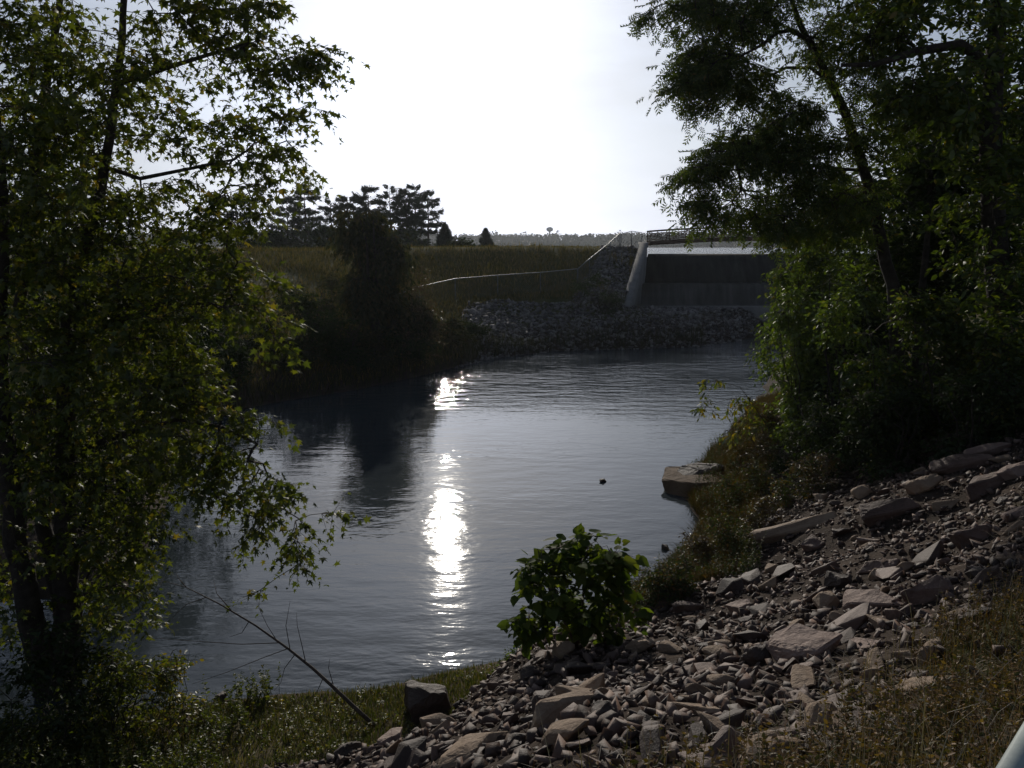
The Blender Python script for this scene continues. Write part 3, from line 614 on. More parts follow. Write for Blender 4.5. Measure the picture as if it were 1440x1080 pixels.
simple_tree('shrub', 1162, 26, 345, 150, M['bright'], 130, 'tall bright green sunlit shrub leaning towards the water', SH, seed=61, tlen=0.6, lsize=0.13, lo=0.05, stemn=5, tr=0.06, cat='shrub', nleaf=8, droop=0.5)
simple_tree('shrub', 1142, 24, 455, 130, M['bright'], 110, 'lower bright green shrub hanging over the bank', SH, seed=62, tlen=0.55, lsize=0.13, lo=0.05, stemn=5, tr=0.05, cat='shrub', nleaf=8, droop=0.6)
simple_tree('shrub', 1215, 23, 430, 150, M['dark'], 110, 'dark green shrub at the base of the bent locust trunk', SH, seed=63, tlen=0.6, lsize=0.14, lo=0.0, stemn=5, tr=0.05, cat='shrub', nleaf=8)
simple_tree('shrub', 1340, 19, 425, 190, M['locust'], 130, 'broad leafy shrub above the rocks right of the locust trunk', SH, seed=64, tlen=0.5, lsize=0.12, lo=0.0, stemn=5, tr=0.05, cat='shrub', nleaf=8)
simple_tree('shrub', 1430, 17, 440, 150, M['locust'], 100, 'leafy shrub at the right edge above the rocks', SH, seed=65, tlen=0.45, lsize=0.11, lo=0.0, stemn=5, tr=0.05, cat='shrub', nleaf=8)
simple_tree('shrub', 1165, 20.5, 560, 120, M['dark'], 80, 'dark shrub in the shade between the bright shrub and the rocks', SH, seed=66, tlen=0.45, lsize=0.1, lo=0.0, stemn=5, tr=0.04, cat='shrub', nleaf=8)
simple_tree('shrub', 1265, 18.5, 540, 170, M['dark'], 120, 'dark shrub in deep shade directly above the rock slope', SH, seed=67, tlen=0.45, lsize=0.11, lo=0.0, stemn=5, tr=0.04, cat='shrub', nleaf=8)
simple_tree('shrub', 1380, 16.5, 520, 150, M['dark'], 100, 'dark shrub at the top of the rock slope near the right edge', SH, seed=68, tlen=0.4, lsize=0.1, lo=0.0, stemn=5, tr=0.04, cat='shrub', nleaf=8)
simple_tree('shrub', 1075, 25.5, 570, 100, M['russet'], 80, 'scrubby brown and green bush on the point above the tan slab', SH, seed=69, tlen=0.4, lsize=0.07, lo=0.0, stemn=6, tr=0.02, cat='shrub', nleaf=8)
simple_tree('shrub', 1262, 19.6, 405, 170, M['locust'], 120, 'leafy green shrub hiding the foot of the bent locust trunk', SH, seed=160, tlen=0.5, lsize=0.12, lo=0.0, stemn=5, tr=0.04, cat='shrub', nleaf=8)
simple_tree('shrub', 1124, 25, 400, 100, M['bright'], 110, 'bright green shrub nearest the end of the spillway as seen over the water', SH, seed=161, tlen=0.55, lsize=0.13, lo=0.0, stemn=5, tr=0.04, cat='shrub', nleaf=8, droop=0.6)
simple_tree('shrub', 1190, 22.5, 370, 130, M['bright'], 110, 'tall yellow-green shrub between the bright shrub and the locust trunk', SH, seed=162, tlen=0.55, lsize=0.13, lo=0.0, stemn=5, tr=0.04, cat='shrub', nleaf=8, droop=0.4)
simple_tree('shrub', 1128, 27, 305, 110, M['locust'], 100, 'tall green shrub reaching up to the lowest locust branches', SH, seed=163, tlen=0.6, lsize=0.14, lo=0.35, stemn=5, tr=0.04, cat='shrub', nleaf=8, droop=0.6)
# yellowing sapling leaning over the water
yb = 24.5
sb = np.array([*P(1085, 640, yb)[:2], 0]); sb[2] = hz(sb[0], sb[1]) - 0.05
st = [([sb, P(1080, 600, yb), P(1060, 570, yb), P(1030, 560, yb), P(995, 570, yb)], [0.02, 0.017, 0.013, 0.009, 0.006]),
      ([P(1070, 585, yb), P(1040, 545, yb), P(1005, 535, yb)], [0.012, 0.008, 0.005])]
att = clusters([(1000, 537, 14, 6, yb, .1, 4), (1000, 570, 18, 8, yb, .1, 5), (1035, 565, 25, 12, yb, .2, 9), (1050, 590, 22, 18, yb, .2, 9), (1030, 605, 10, 8, yb, .1, 3)], 14)
tree('sapling', sb, st, att, M['yellow'], M['twig'], per=3, tlen=0.25, lsize=0.16, template=OVAL, nleaf=4, droop=0.7, seed=71, label='thin sapling with yellowing leaves reaching out over the water', cat='sapling')

# broad-leaved shrub by the water, centre
yS = 12.9
sb = G(812, 915, 0, 5, 30); yS = float(sb[1])
st = [([sb, P(815, 870, yS), P(822, 815, yS), P(828, 770, yS)], [0.03, 0.022, 0.015, 0.008]),
      ([sb, P(790, 870, yS - .1), P(765, 810, yS - .2), P(760, 775, yS - .3)], [0.024, 0.018, 0.012, 0.006]),
      ([sb, P(840, 870, yS + .1), P(868, 830, yS + .2), P(880, 800, yS + .2)], [0.024, 0.018, 0.012, 0.006]),
      ([sb, P(780, 900, yS - .1), P(745, 885, yS - .3)], [0.018, 0.012, 0.006])]
att = clusters([(815, 775, 50, 24, yS, .35, 22), (765, 790, 28, 20, yS - .1, .25, 13), (865, 800, 28, 28, yS, .3, 14), (810, 830, 62, 35, yS, .4, 26), (870, 850, 30, 25, yS, .3, 11), (745, 880, 22, 14, yS - .2, .15, 9),
                (795, 868, 34, 18, yS - .1, .3, 12), (845, 880, 28, 12, yS, .25, 6)], 15)
tree('broad_leaved_shrub', sb, st, att, M['mulberry'], M['twig'], per=3, tlen=0.17, lsize=0.15, template=HEART, nleaf=4, droop=0.3, seed=72, up=0.15, seg=0.2, tip=0.004,
     label='bushy green shrub with broad heart-shaped leaves between the rubble and the water', cat='shrub', trunk='stems', updir=1.2)
simple_tree('shrub', 912, 15.8, 788, 46, M['weed'], 34, 'small grey-green shrub just right of the broad-leaved shrub', 'small shrubs by the water', seed=73, tlen=0.18, lsize=0.05, lo=0.0, stemn=4, tr=0.01, cat='shrub', nleaf=8)
simple_tree('shrub', 715, 13.2, 925, 60, M['mulberry'], 24, 'small low shrub on the shore left of the broad-leaved shrub', 'small shrubs by the water', seed=74, tlen=0.16, lsize=0.05, lo=0.0, stemn=4, tr=0.01, cat='shrub', nleaf=8)

WC = 'weedy clumps between the rubble and the river'
for i_, (px, py, top, wd_, mm, lab) in enumerate([
    (925, 850, 805, 60, 'weed', 'grey-green weed clump next to the broad-leaved shrub'), (965, 835, 775, 70, 'weed', 'green weed clump where the rubble, river and tan rock meet'),
    (1000, 800, 745, 70, 'rusty', 'rusty weed clump just above the two shallow-water stones'), (1035, 775, 715, 70, 'weed', 'green weed clump beside the lower end of the propped slab'),
    (1075, 745, 690, 80, 'rusty', 'rusty weed clump behind the propped slab'), (1060, 700, 650, 90, 'weed', 'dark green clump on the bank right of the overhanging slab'),
    (1120, 705, 640, 90, 'weed', 'bushy green clump above the upper end of the propped slab'), (1165, 690, 630, 80, 'rusty', 'brown clump in the shade where the weeds meet the upper rubble'),
    (1075, 665, 600, 80, 'rusty', 'brown scrubby clump on the crest of the bank above the overhanging slab'), (1120, 660, 590, 90, 'dark', 'dark clump under the bright green shrub')]):
    g_ = G(px, py)
    simple_tree('weed_clump', px, float(g_[1]), top, wd_, M[mm], 46, lab, WC, seed=500 + i_, tlen=0.26, lsize=0.06, lo=0.0, stemn=5, tr=0.008, cat='weed clump', nleaf=9, crown='leaves', trunk='stems')

# ------------------------------------------------------------ far bank trees
FB = 'trees and bushes on the far bank'
simple_tree('willow_tree', 535, 50, 288, 150, M['willow'], 400, 'large dark willow rising from the far bank in front of the pines', FB, seed=81, tlen=1.2, lsize=0.27, lo=0.02, tr=0.26, droop=1.2, stemn=3, nleaf=9, cone=0.75)
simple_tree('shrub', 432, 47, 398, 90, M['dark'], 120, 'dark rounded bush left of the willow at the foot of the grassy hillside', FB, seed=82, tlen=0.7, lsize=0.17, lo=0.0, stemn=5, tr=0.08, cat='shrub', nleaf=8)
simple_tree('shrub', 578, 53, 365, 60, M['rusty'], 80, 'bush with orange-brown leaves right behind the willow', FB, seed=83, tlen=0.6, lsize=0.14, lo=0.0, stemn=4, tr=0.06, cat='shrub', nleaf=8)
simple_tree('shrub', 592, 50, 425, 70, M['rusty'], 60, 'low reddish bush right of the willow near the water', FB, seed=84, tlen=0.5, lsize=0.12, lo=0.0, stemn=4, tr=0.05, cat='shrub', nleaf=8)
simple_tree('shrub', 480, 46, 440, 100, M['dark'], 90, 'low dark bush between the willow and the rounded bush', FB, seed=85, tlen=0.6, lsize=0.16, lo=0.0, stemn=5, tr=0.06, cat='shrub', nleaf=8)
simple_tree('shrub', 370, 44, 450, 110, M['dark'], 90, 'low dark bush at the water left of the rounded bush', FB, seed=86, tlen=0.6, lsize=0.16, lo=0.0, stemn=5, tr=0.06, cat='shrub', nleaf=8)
for i_, (px, Yb_, tp_, wd_, mm, lab) in enumerate([
    (330, 40.5, 480, 70, 'dark', 'low dark bush at the waterline just right of the maple foliage'), (405, 44, 468, 90, 'willow', 'brownish low bush at the waterline below the rounded bush'),
    (455, 46.5, 470, 90, 'dark', 'dense dark bush at the waterline left of the willow foot'), (515, 47.5, 465, 90, 'willow', 'spreading dark bush at the waterline in front of the willow'),
    (570, 50, 455, 90, 'dark', 'dark bush at the waterline right of the willow foot'), (625, 55, 445, 70, 'willow', 'low brown bush at the waterline where the riprap begins'),
    (470, 58, 385, 70, 'willow', 'brown-green bush on the grassy hillside left of the willow'), (300, 47, 420, 90, 'dark', 'dark bush on the hillside behind the maple foliage'),
    (665, 59, 458, 60, 'dark', 'small dark bush at the water end of the riprap')]):
    simple_tree('shrub', px, Yb_, tp_, wd_, M[mm], 70, lab, FB, seed=600 + i_, tlen=0.6, lsize=0.17, lo=0.0, stemn=5, tr=0.05, cat='shrub', nleaf=8)
simple_tree('shrub', 842, 66, 382, 80, M['dark'], 70, 'low green bush in the grass between the fence and the spillway wall', FB, seed=87, tlen=0.5, lsize=0.16, lo=0.0, stemn=5, tr=0.05, cat='shrub', nleaf=6)

# ------------------------------------------------------------ pines
PG = 'pines on the skyline behind the dam'
def pine(px, Y, toppy, wpx, label, seed, bare=0.35, conical=False, cat='pine tree'):
    a, _ = ray(px, 350); bx_, by_ = a * Y, Y; bz = hz(bx_, by_)
    base = np.array([bx_, by_, bz - 0.1]); ht = P(px, toppy, Y)[2] - bz; wd = wpx / F * Y
    r_ = np.random.default_rng(seed)
    parts = [tube([base, base + [0.1, 0, ht * 0.5], base + [0, 0, ht]], [0.02 * ht, 0.014 * ht, 0.02], 8)]
    pos, al, sz = [], [], []
    z = ht * bare
    while z < ht * 0.99:
        f = (z / ht - bare) / (1 - bare)
        if conical: rr = (1 - f) ** 0.85 * wd / 2
        else: rr = 0.8 * wd / 2 * (0.55 + 0.6 * math.sin(min(1, f * 1.15 + 0.15) * 2.6)) * (1 if f < 0.8 else (1.12 - f) / 0.32)
        nb = r_.integers(4, 7); a0 = r_.uniform(0, 6.28)
        for k in range(nb):
            if not conical and r_.random() < 0.22: continue
            an = a0 + k * 6.283 / nb + r_.normal(0, 0.25); L_ = rr * r_.uniform(0.6, 1.2)
            d = np.array([math.cos(an), math.sin(an), 0.0]); zz = z + r_.normal(0, 0.1)
            rise = -0.12 if conical else r_.uniform(0.0, 0.32)
            tipv = base + [0, 0, zz] + d * L_ + [0, 0, rise * L_]
            mid = base + [0, 0, zz] + d * L_ * 0.5 + [0, 0, (-0.02 if conical else 0.0) * L_]
            parts.append(tube([base + [0, 0, zz], mid, tipv], [0.045, 0.03, 0.012], 3, False))
            m_ = int(22 + 46 * L_)
            t_ = r_.uniform(0.2, 1.05, m_)
            q = base + [0, 0, zz] + d * (t_ * L_)[:, None] + np.stack([r_.normal(0, 0.16 * L_ * (1.15 - t_ * .5), m_) * -d[1], r_.normal(0, 0.16 * L_, m_) * d[0], rise * L_ * t_ ** 2 + r_.normal(0.08, 0.16, m_)], 1)
            pos.append(q); al.append(d + r_.normal(0, 0.5, (m_, 3)) + [0, 0, 0.45]); sz.append(r_.uniform(0.3, 0.62, m_))
        z += r_.uniform(0.6, 1.1) if not conical else r_.uniform(0.25, 0.4)
    pos = np.concatenate(pos); al = np.concatenate(al); sz = np.concatenate(sz)
    tv, tf = (np.array([(-0.1, 0, 0), (0.1, 0, 0), (0.02, 1, 0.05), (0, 0.05, -0.1), (0, 0.05, 0.12), (0.15, 0.85, 0.1), (-0.12, 0.0, 0.05), (-0.3, 0.8, -0.05), (-0.02, 0.1, -0.05)], float), np.array([(0, 1, 2), (3, 4, 5), (6, 7, 8)]))
    root = empty('pine_tree', base, label, cat, PG)
    make('trunk', join(parts), M['bark'], base, root, True)
    make('crown', cards(pos, al, r_.normal(0, 1, pos.shape), sz, tv, tf), M['pine'], base, root)
for a in [(335, 118, 268, 70, 'pine half hidden behind the maple leaves with a bare pale trunk', 91, .3),
          (405, 125, 280, 60, 'leftmost pine of the clump right of the maple foliage', 92, .15),
          (430, 122, 259, 62, 'tall round-topped pine in the left part of the clump', 93, .25),
          (466, 128, 279, 40, 'short narrow pine in the gap between the round-topped pine and the willow', 94, .3),
          (490, 124, 274, 52, 'pine just left of the willow top', 95, .2),
          (519, 126, 261, 54, 'pine rising directly above the willow top', 96, .2),
          (549, 130, 262, 40, 'thin open pine just right of the willow top', 97, .3),
          (572, 124, 266, 44, 'pine with layered branches between the thin pine and the tallest one', 98, .3),
          (584, 129, 261, 46, 'tallest layered pine at the right of the clump', 99, .4),
          (602, 122, 272, 44, 'rightmost layered pine of the clump with flat separate branches', 100, .3)]:
    pine(*a)
for a in [(626, 120, 316, 34, 'bushy young conifer at the right foot of the pine clump', 101, .02, True, 'conifer'),
          (683, 135, 324, 22, 'small lone cone-shaped conifer standing right of the pines', 102, .02, True, 'conifer')]:
    pine(*a)
for px, w_, tp, sd_, lab in [(450, 150, 318, 111, 'dark thicket under the left pines'), (560, 120, 322, 112, 'dark thicket under the right pines'), (655, 34, 333, 113, 'sparse small bush between the young conifer and the lone conifer'), (380, 60, 325, 114, 'low dark thicket behind the maple leaves')]:
    simple_tree('thicket', px, 116, tp, w_, M['dark'], 130 if w_ > 50 else 20, lab, 'thickets below the pines', seed=sd_, tlen=1.3, lsize=0.45, lo=0.0, stemn=6 if w_ > 50 else 2, tr=0.1, cat='thicket', nleaf=7)

# ------------------------------------------------------------ far shore wood, water tower
r_ = np.random.default_rng(120); pos = []; sz = []
nT = 3400
tx = r_.uniform(-700, 800, nT); ty = 1085 + 330 * r_.uniform(0, 1, nT) ** 1.5
for x_, y_ in zip(tx, ty):
    zb = hz(x_, y_); h_ = r_.uniform(6, 11) * (1.4 if r_.random() < 0.04 else 1); w_ = h_ * r_.uniform(0.3, 0.5)
    k = 30; v = unit(r_.normal(0, 1, (k, 3))) * r_.uniform(0.5, 1, (k, 1))
    pos.append(np.array([x_, y_, zb + h_ * 0.5]) + v * [w_, w_, h_ * 0.5]); sz.append(r_.uniform(1.2, 2.6, k))
pos = np.concatenate(pos); sz = np.concatenate(sz)
o_ = make('far_wood', cards(pos, r_.normal(0, 1, pos.shape), r_.normal(0, 1, pos.shape), sz, *CLUMP), M['forest'], (0, 1200, 8))
tag(o_, 'hazy wooded far shore of the lake', 'wood', kind='stuff')
tp = P(773, 322.5, 1350); gz = hz(tp[0], 1350)
root = empty('water_tower', (tp[0], 1350, gz), 'tiny water tower with a bulbous tank above the far trees', 'water tower')
th = np.linspace(0, math.pi, 11)
def lathe(prof, c, sides=16):
    a = np.arange(sides) * 2 * math.pi / sides
    V = np.array([(c[0] + r * math.cos(t_), c[1] + r * math.sin(t_), c[2] + z) for r, z in prof for t_ in a])
    n_ = len(prof); i = np.arange(n_ - 1)[:, None] * sides; j = np.arange(sides)[None]; j2 = (j + 1) % sides
    q = np.stack([i + j, i + j2, i + sides + j2, i + sides + j], -1).reshape(-1, 4)
    return V, np.concatenate([q[:, [0, 1, 2]], q[:, [0, 2, 3]]])
make('tank', lathe([(5.2 * math.sin(a) + 0.01, 3.6 * -math.cos(a)) for a in th], tp), M['tower'], (tp[0], 1350, gz), root, True)
make('stem', lathe([(2.2, gz - tp[2] - 1), (1.3, gz - tp[2] + 4), (1.1, -4.2), (2.0, -3.2)], tp), M['tower'], (tp[0], 1350, gz), root, True)

# ------------------------------------------------------------ spillway
root = empty('spillway', (20, 76, 1), 'wide dark concrete spillway stepping down below the footbridge', 'spillway')
RO = (20, 76, 1)
def prism_x(prof, x0f, x1f):
    """profile of (y, z) swept across x between two side functions of y"""
    V = []
    for f in (x0f, x1f): V += [(f(y), y, z) for y, z in prof]
    n_ = len(prof); T = []
    for i in range(n_):
        j = (i + 1) % n_; T += [(i, j, n_ + j), (i, n_ + j, n_ + i)]
    for i in range(1, n_ - 1): T += [(0, i + 1, i), (n_, n_ + i, n_ + i + 1)]
    return np.array(V, float), np.array(T)
L0 = lambda y: WALL_X(y) + 0.02; R0 = lambda y: 33.9
up_ = [(78.2, -0.5), (78.2, 3.95), (78.7, 4.6), (79.2, 5.4), (79.7, 6.1), (80.1, 6.33), (80.5, 6.38), (80.9, 6.3), (81.0, -0.5)]
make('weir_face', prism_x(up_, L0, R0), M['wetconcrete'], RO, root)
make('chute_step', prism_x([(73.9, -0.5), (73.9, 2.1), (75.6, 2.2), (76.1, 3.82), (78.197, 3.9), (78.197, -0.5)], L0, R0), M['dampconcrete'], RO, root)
make('end_sill', prism_x([(73.3, -0.5), (73.3, 2.1), (73.35, 2.15), (73.897, 2.15), (73.897, -0.5)], L0, R0), M['concrete'], RO, root)
# left wing wall with a sloping top, and its twin across the spillway
def wing(name, inner, sgn, label):
    r = empty(name, (float(inner(74)), 74, 2), label, 'retaining wall', 'concrete wing walls of the spillway')
    O = (float(inner(74)), 74, 2)
    ys = [(67.0, 2.35), (69.0, 2.95), (79.6, 7.2), (83.2, 7.25)]
    V, T = [], []
    for y, z in ys:
        xi = float(inner(min(y, 81.0))); xo = xi - sgn * 0.55
        V += [(xi, y, 0.2), (xi, y, z), (xo, y, z), (xo, y, 0.2)]
    for k in range(len(ys) - 1):
        a, b = 4 * k, 4 * (k + 1)
        for i in range(4):
            j = (i + 1) % 4; T += [(a + i, a + j, b + j), (a + i, b + j, b + i)]
    e = 4 * (len(ys) - 1); T += [(0, 2, 1), (0, 3, 2), (e, e + 1, e + 2), (e, e + 2, e + 3)]
    make('wall_body', (np.array(V, float), np.array(T)), M['concrete'], O, r)
    V, T = [], []
    for y, z in ys:
        xi = float(inner(min(y, 81.0))) + sgn * 0.08; xo = xi - sgn * 0.72
        V += [(xi, y - 0.02, z + 0.003), (xi, y - 0.02, z + 0.18), (xo, y - 0.02, z + 0.18), (xo, y - 0.02, z + 0.003)]
    for k in range(len(ys) - 1):
        a, b = 4 * k, 4 * (k + 1)
        for i in range(4):
            j = (i + 1) % 4; T += [(a + i, a + j, b + j), (a + i, b + j, b + i)]
    T += [(0, 2, 1), (0, 3, 2), (e, e + 1, e + 2), (e, e + 2, e + 3)]
    make('coping', (np.array(V, float), np.array(T)), M['concrete'], O, r)
wing('wing_wall', WALL_X, 1, 'pale sloping concrete wall at the left side of the spillway')
wing('wing_wall', lambda y: 34.0, -1, 'concrete wall at the right side of the spillway behind the trees')

# footbridge with trussed railings
BO = (23.2, 82.3, 7.2)
root = empty('footbridge', BO, 'brown steel footbridge with trussed railings crossing above the spillway', 'bridge')
bx0, bx1 = 12.45, 34.0
def bz(x): t_ = (x - bx0) / (bx1 - bx0); return 7.27 + 0.75 * 4 * t_ * (1 - t_) * 0.55
xs = np.linspace(bx0, bx1, 24)
V = []; 
for x_ in xs: V += [(x_, 81.6, bz(x_)), (x_, 81.6, bz(x_) + 0.12), (x_, 83.0, bz(x_) + 0.12), (x_, 83.0, bz(x_))]
T = []
for k in range(len(xs) - 1):
    a, b = 4 * k, 4 * (k + 1)
    for i in range(4):
        j = (i + 1) % 4; T += [(a + i, b + i, b + j), (a + i, b + j, a + j)]
make('deck', (np.array(V), np.array(T)), M['steel'], BO, root)
for yy in (81.52, 83.08):
    tr_ = empty('truss_railing', (0, 0, 0)); tr_.parent = root
    ps = []
    for off, r in ((0.0, 0.18), (1.12, 0.085)):
        ps.append(tube([(x_, yy, bz(x_) + off) for x_ in xs], r, 6))
    for off in (0.2, 0.34, 0.48, 0.62, 0.76, 0.9):
        ps.append(tube([(x_, yy, bz(x_) + off) for x_ in xs], 0.042, 4))
    make('rails', join(ps), M['steel'], BO, tr_)
    px_ = np.linspace(bx0 + 0.05, bx1 - 0.05, 13)
    for x_ in px_: make('upright', tube([(x_, yy, bz(x_)), (x_, yy, bz(x_) + 1.12)], 0.045, 6), M['steel'], BO, tr_)
    ps = []
    for k in range(12):
        a_, b_ = px_[k], px_[k + 1]
        if k % 2: ps.append(tube([(a_, yy + 0.01, bz(a_) + 0.06), (b_, yy + 0.01, bz(b_) + 1.08)], 0.03, 5))
        else: ps.append(tube([(a_, yy + 0.01, bz(a_) + 1.08), (b_, yy + 0.01, bz(b_) + 0.06)], 0.03, 5))
    make('diagonals', join(ps), M['steel'], BO, tr_)

# chain link fence: along the slope, up the dam face, across the crest to the wall
FH = 1.55
keyp = [(556, 415), (590, 403), (640, 392), (700, 387), (760, 383), (812, 378)]
pts = [G(a, b, FH, 40, 100) for a, b in keyp]
top_end = np.array([*P(872, 325, 79.0)[:2], 0]); top_end[2] = hz(top_end[0], top_end[1])
wall_end = np.array([11.6, 80.3, 0]); wall_end[2] = hz(11.6, 80.3)
def poly(pts, step):
    o_ = [np.array(pts[0])]
    for a, b in zip(pts[:-1], pts[1:]):
        n_ = max(1, round(float(np.linalg.norm((b - a)[:2])) / step))
        for k in range(1, n_ + 1): o_.append(a + (b - a) * k / n_)
    o_ = np.array(o_); o_[:, 2] = H(o_[:, 0], o_[:, 1]); return o_
def fence(pts, step, label, hgt=FH, mesh=True, railr=0.03):
    q = poly(pts, step); O = q[0]
    r = empty('chain_link_fence', O, label, 'fence', 'chain link fences on the dam')
    topr = q + [0, 0, hgt]
    for a in q: make('post', tube([a - [0, 0, 0.1], a + [0, 0, hgt + 0.02]], 0.035, 6), M['post'], O, r)
    make('top_rail', tube(topr, railr, 8), M['galv'], O, r)
    ws = []
    for a, b in zip(q[:-1], q[1:]):
        L_ = np.linalg.norm(b - a); n_ = int(L_ / 0.16)
        for k in range(-8, n_):
            for s in (0, 1):
                t0, t1 = k / n_, (k + 9) / n_
                z0, z1 = 0.04, hgt - 0.04
                c0, c1 = max(t0, 0), min(t1, 1)
                if c1 <= c0: continue
                f0, f1 = (c0 - t0) / (t1 - t0), (c1 - t0) / (t1 - t0)
                A_ = a + (b - a) * c0; B_ = a + (b - a) * c1
                za, zb = z0 + (z1 - z0) * f0, z0 + (z1 - z0) * f1
                if s: za, zb = z0 + z1 - za, z0 + z1 - zb
                ws.append((A_ + [0, 0, za], B_ + [0, 0, zb]))
    W = np.array(ws); d = unit(W[:, 1] - W[:, 0]); s_ = unit(np.cross(d, [0, 1.0, 0])) * 0.004; e_ = np.array([0, 0.004, 0])
    V = np.concatenate([W[:, 0] + s_, W[:, 0] - s_, W[:, 1] - s_, W[:, 1] + s_, W[:, 0] + e_, W[:, 0] - e_, W[:, 1] - e_, W[:, 1] + e_]); n_ = len(W)
    i = np.arange(n_)
    Tq = np.concatenate([np.stack([i, i + n_, i + 2 * n_], 1), np.stack([i, i + 2 * n_, i + 3 * n_], 1), np.stack([i + 4 * n_, i + 5 * n_, i + 6 * n_], 1), np.stack([i + 4 * n_, i + 6 * n_, i + 7 * n_], 1)])
    make('wire_mesh', (V, Tq), M['post'], O, r)
fence(pts, 3.0, 'low fence with a shiny top rail running across the grassy slope right of the willow')
fence([pts[-1] + [0.05, 0.05, 0], top_end], 2.6, 'steep fence section with a pale top rail climbing the face of the dam')
fence([top_end + [0.1, 0, 0], wall_end], 1.1, 'short fence section along the crest beside the top of the spillway wall', 1.45)

# ------------------------------------------------------------ rocks
def rock_mesh(name, dims, m_, seed, npts=16, bev=0.035, rough=0.0, sub=0):
    r_ = random.Random(seed); bm = bmesh.new()
    for _ in range(npts):
        v = [r_.uniform(-1, 1) for _ in range(3)]
        k = max(abs(c) for c in v); pw = 0.55
        v = [c / (k ** pw + 1e-6) * r_.uniform(0.8, 1.0) for c in v]
        bm.verts.new((v[0] * dims[0] / 2, v[1] * dims[1] / 2, v[2] * dims[2] / 2))
    h = bmesh.ops.convex_hull(bm, input=bm.verts)
    bmesh.ops.delete(bm, geom=list({e for e in h['geom_interior'] + h['geom_unused'] if isinstance(e, bmesh.types.BMVert)}), context='VERTS')
    bmesh.ops.dissolve_limit(bm, angle_limit=R(7), verts=bm.verts, edges=bm.edges)
    if bev: bmesh.ops.bevel(bm, geom=list(bm.edges), offset=min(dims) * bev * 2, segments=1, affect='EDGES', clamp_overlap=True)
    bmesh.ops.triangulate(bm, faces=bm.faces)
    if sub:
        for _ in range(sub):
            bmesh.ops.subdivide_edges(bm, edges=[e for e in bm.edges if e.calc_length() > min(dims) * 0.12], cuts=1)
            bmesh.ops.triangulate(bm, faces=[f for f in bm.faces if len(f.verts) > 3])
        bm.normal_update()
        for v in bm.verts:
            c = v.co; s = 5.0 / max(dims)
            n_ = math.sin(c.x * s * 1.7 + seed) * math.sin(c.y * s * 2.1 + 1.3 * seed) + 0.6 * math.sin(c.z * s * 3.7 + c.x * s * 3.1) + 0.5 * r_.uniform(-1, 1)
            v.co += v.normal * n_ * min(dims) * rough
    me = bpy.data.meshes.new(name); bm.to_mesh(me); bm.free(); me.materials.append(m_); return me
def slope_rot(x, y):
    e = 0.4; dx = (hz(x + e, y) - hz(x - e, y)) / (2 * e); dy = (hz(x, y + e) - hz(x, y - e)) / (2 * e)
    from mathutils import Vector
    return Vector((-dx, -dy, 1)).to_track_quat('Z', 'Y')
from mathutils import Euler, Quaternion
BIG = []
def boulder(px, py, wpx, dep, hh, rz, tilt, label, name='boulder', m_='rock', seed=1, sink=0.3, Y=None, roll=0.0, follow=0.7):
    """px, py: middle of its foot on the ground; wpx: width in photo pixels; dep, hh: depth and height as shares of the width"""
    g = G(px, py) if Y is None else np.array([ray(px, py)[0] * Y, Y, 0]);
    if Y is not None: g[2] = max(hz(g[0], g[1]), -0.3)
    w_ = wpx / F * g[1] * 1.02
    dims = (w_, w_ * dep, w_ * hh)
    me = rock_mesh(name, dims, M[m_], seed, 18, 0.03, 0.028, 2 if w_ > 0.35 else 1)
    o = link(name, me, None, (g[0], g[1], g[2] + dims[2] * (0.5 - sink)))
    q = Quaternion().slerp(slope_rot(g[0], g[1]), follow) @ Euler((R(tilt), R(roll), R(rz + (26 if Y is None and px > 880 else 0)))).to_quaternion()
    o.rotation_mode = 'QUATERNION'; o.rotation_quaternion = q
    tag(o, label, 'rock', 'large rocks of the near bank')
    BIG.append((g[0], g[1], max(w_, w_ * dep) * 0.5, label))
    return o
B = boulder
B(660, 1062, 150, 0.55, 0.22, -52, 8, 'long tan slab tilted towards the viewer at the bottom of the slope', 'slab', 'tanrock', 3)
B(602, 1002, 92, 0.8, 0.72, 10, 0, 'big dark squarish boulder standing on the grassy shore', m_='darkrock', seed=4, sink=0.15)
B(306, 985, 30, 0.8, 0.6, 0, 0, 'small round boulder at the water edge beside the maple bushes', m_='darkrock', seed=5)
B(1125, 925, 125, 0.7, 0.42, 24, 12, 'largest pale flat-topped boulder beside the weeds on the slope', seed=6)
B(1062, 935, 55, 0.9, 0.8, 0, 0, 'dark blocky rock leaning against the largest pale boulder', m_='darkrock', seed=7)
B(1230, 850, 130, 0.45, 0.26, 8, 6, 'long grey slab lying just left of the peaked boulder', 'slab', seed=8)
B(1305, 840, 86, 0.55, 0.62, 35, 0, 'peaked grey boulder at the right end of the long grey slab', seed=9)
B(1215, 905, 70, 0.7, 0.25, 0, 0, 'low flat rock half buried in dry weeds right of the largest pale boulder', seed=10, sink=0.5)
B(1112, 752, 140, 0.3, 0.2, 32, 4, 'long narrow slab propped up along the weedy edge of the rubble', 'slab', 'tanrock', 11)
B(1062, 800, 60, 0.5, 0.45, 32, 0, 'rounded tan rock at the lower end of the propped slab', m_='tanrock', seed=12)
B(1248, 728, 95, 0.5, 0.32, 12, 6, 'flat pinkish slab in the middle of the upper rubble', 'slab', seed=13)
B(1366, 765, 62, 0.6, 0.75, 60, 0, 'tall leaning boulder among dry weeds near the right edge', seed=14)
B(1235, 800, 70, 0.5, 0.3, 15, 0, 'flat grey rock just above the long grey slab', seed=15)
B(1180, 825, 50, 0.7, 0.7, 0, 10, 'dark angular rock left of the long grey slab', m_='darkrock', seed=16)
B(1350, 660, 95, 0.4, 0.3, 26, 0, 'pale narrow slab high on the slope below the dark shrubs', 'slab', seed=17)
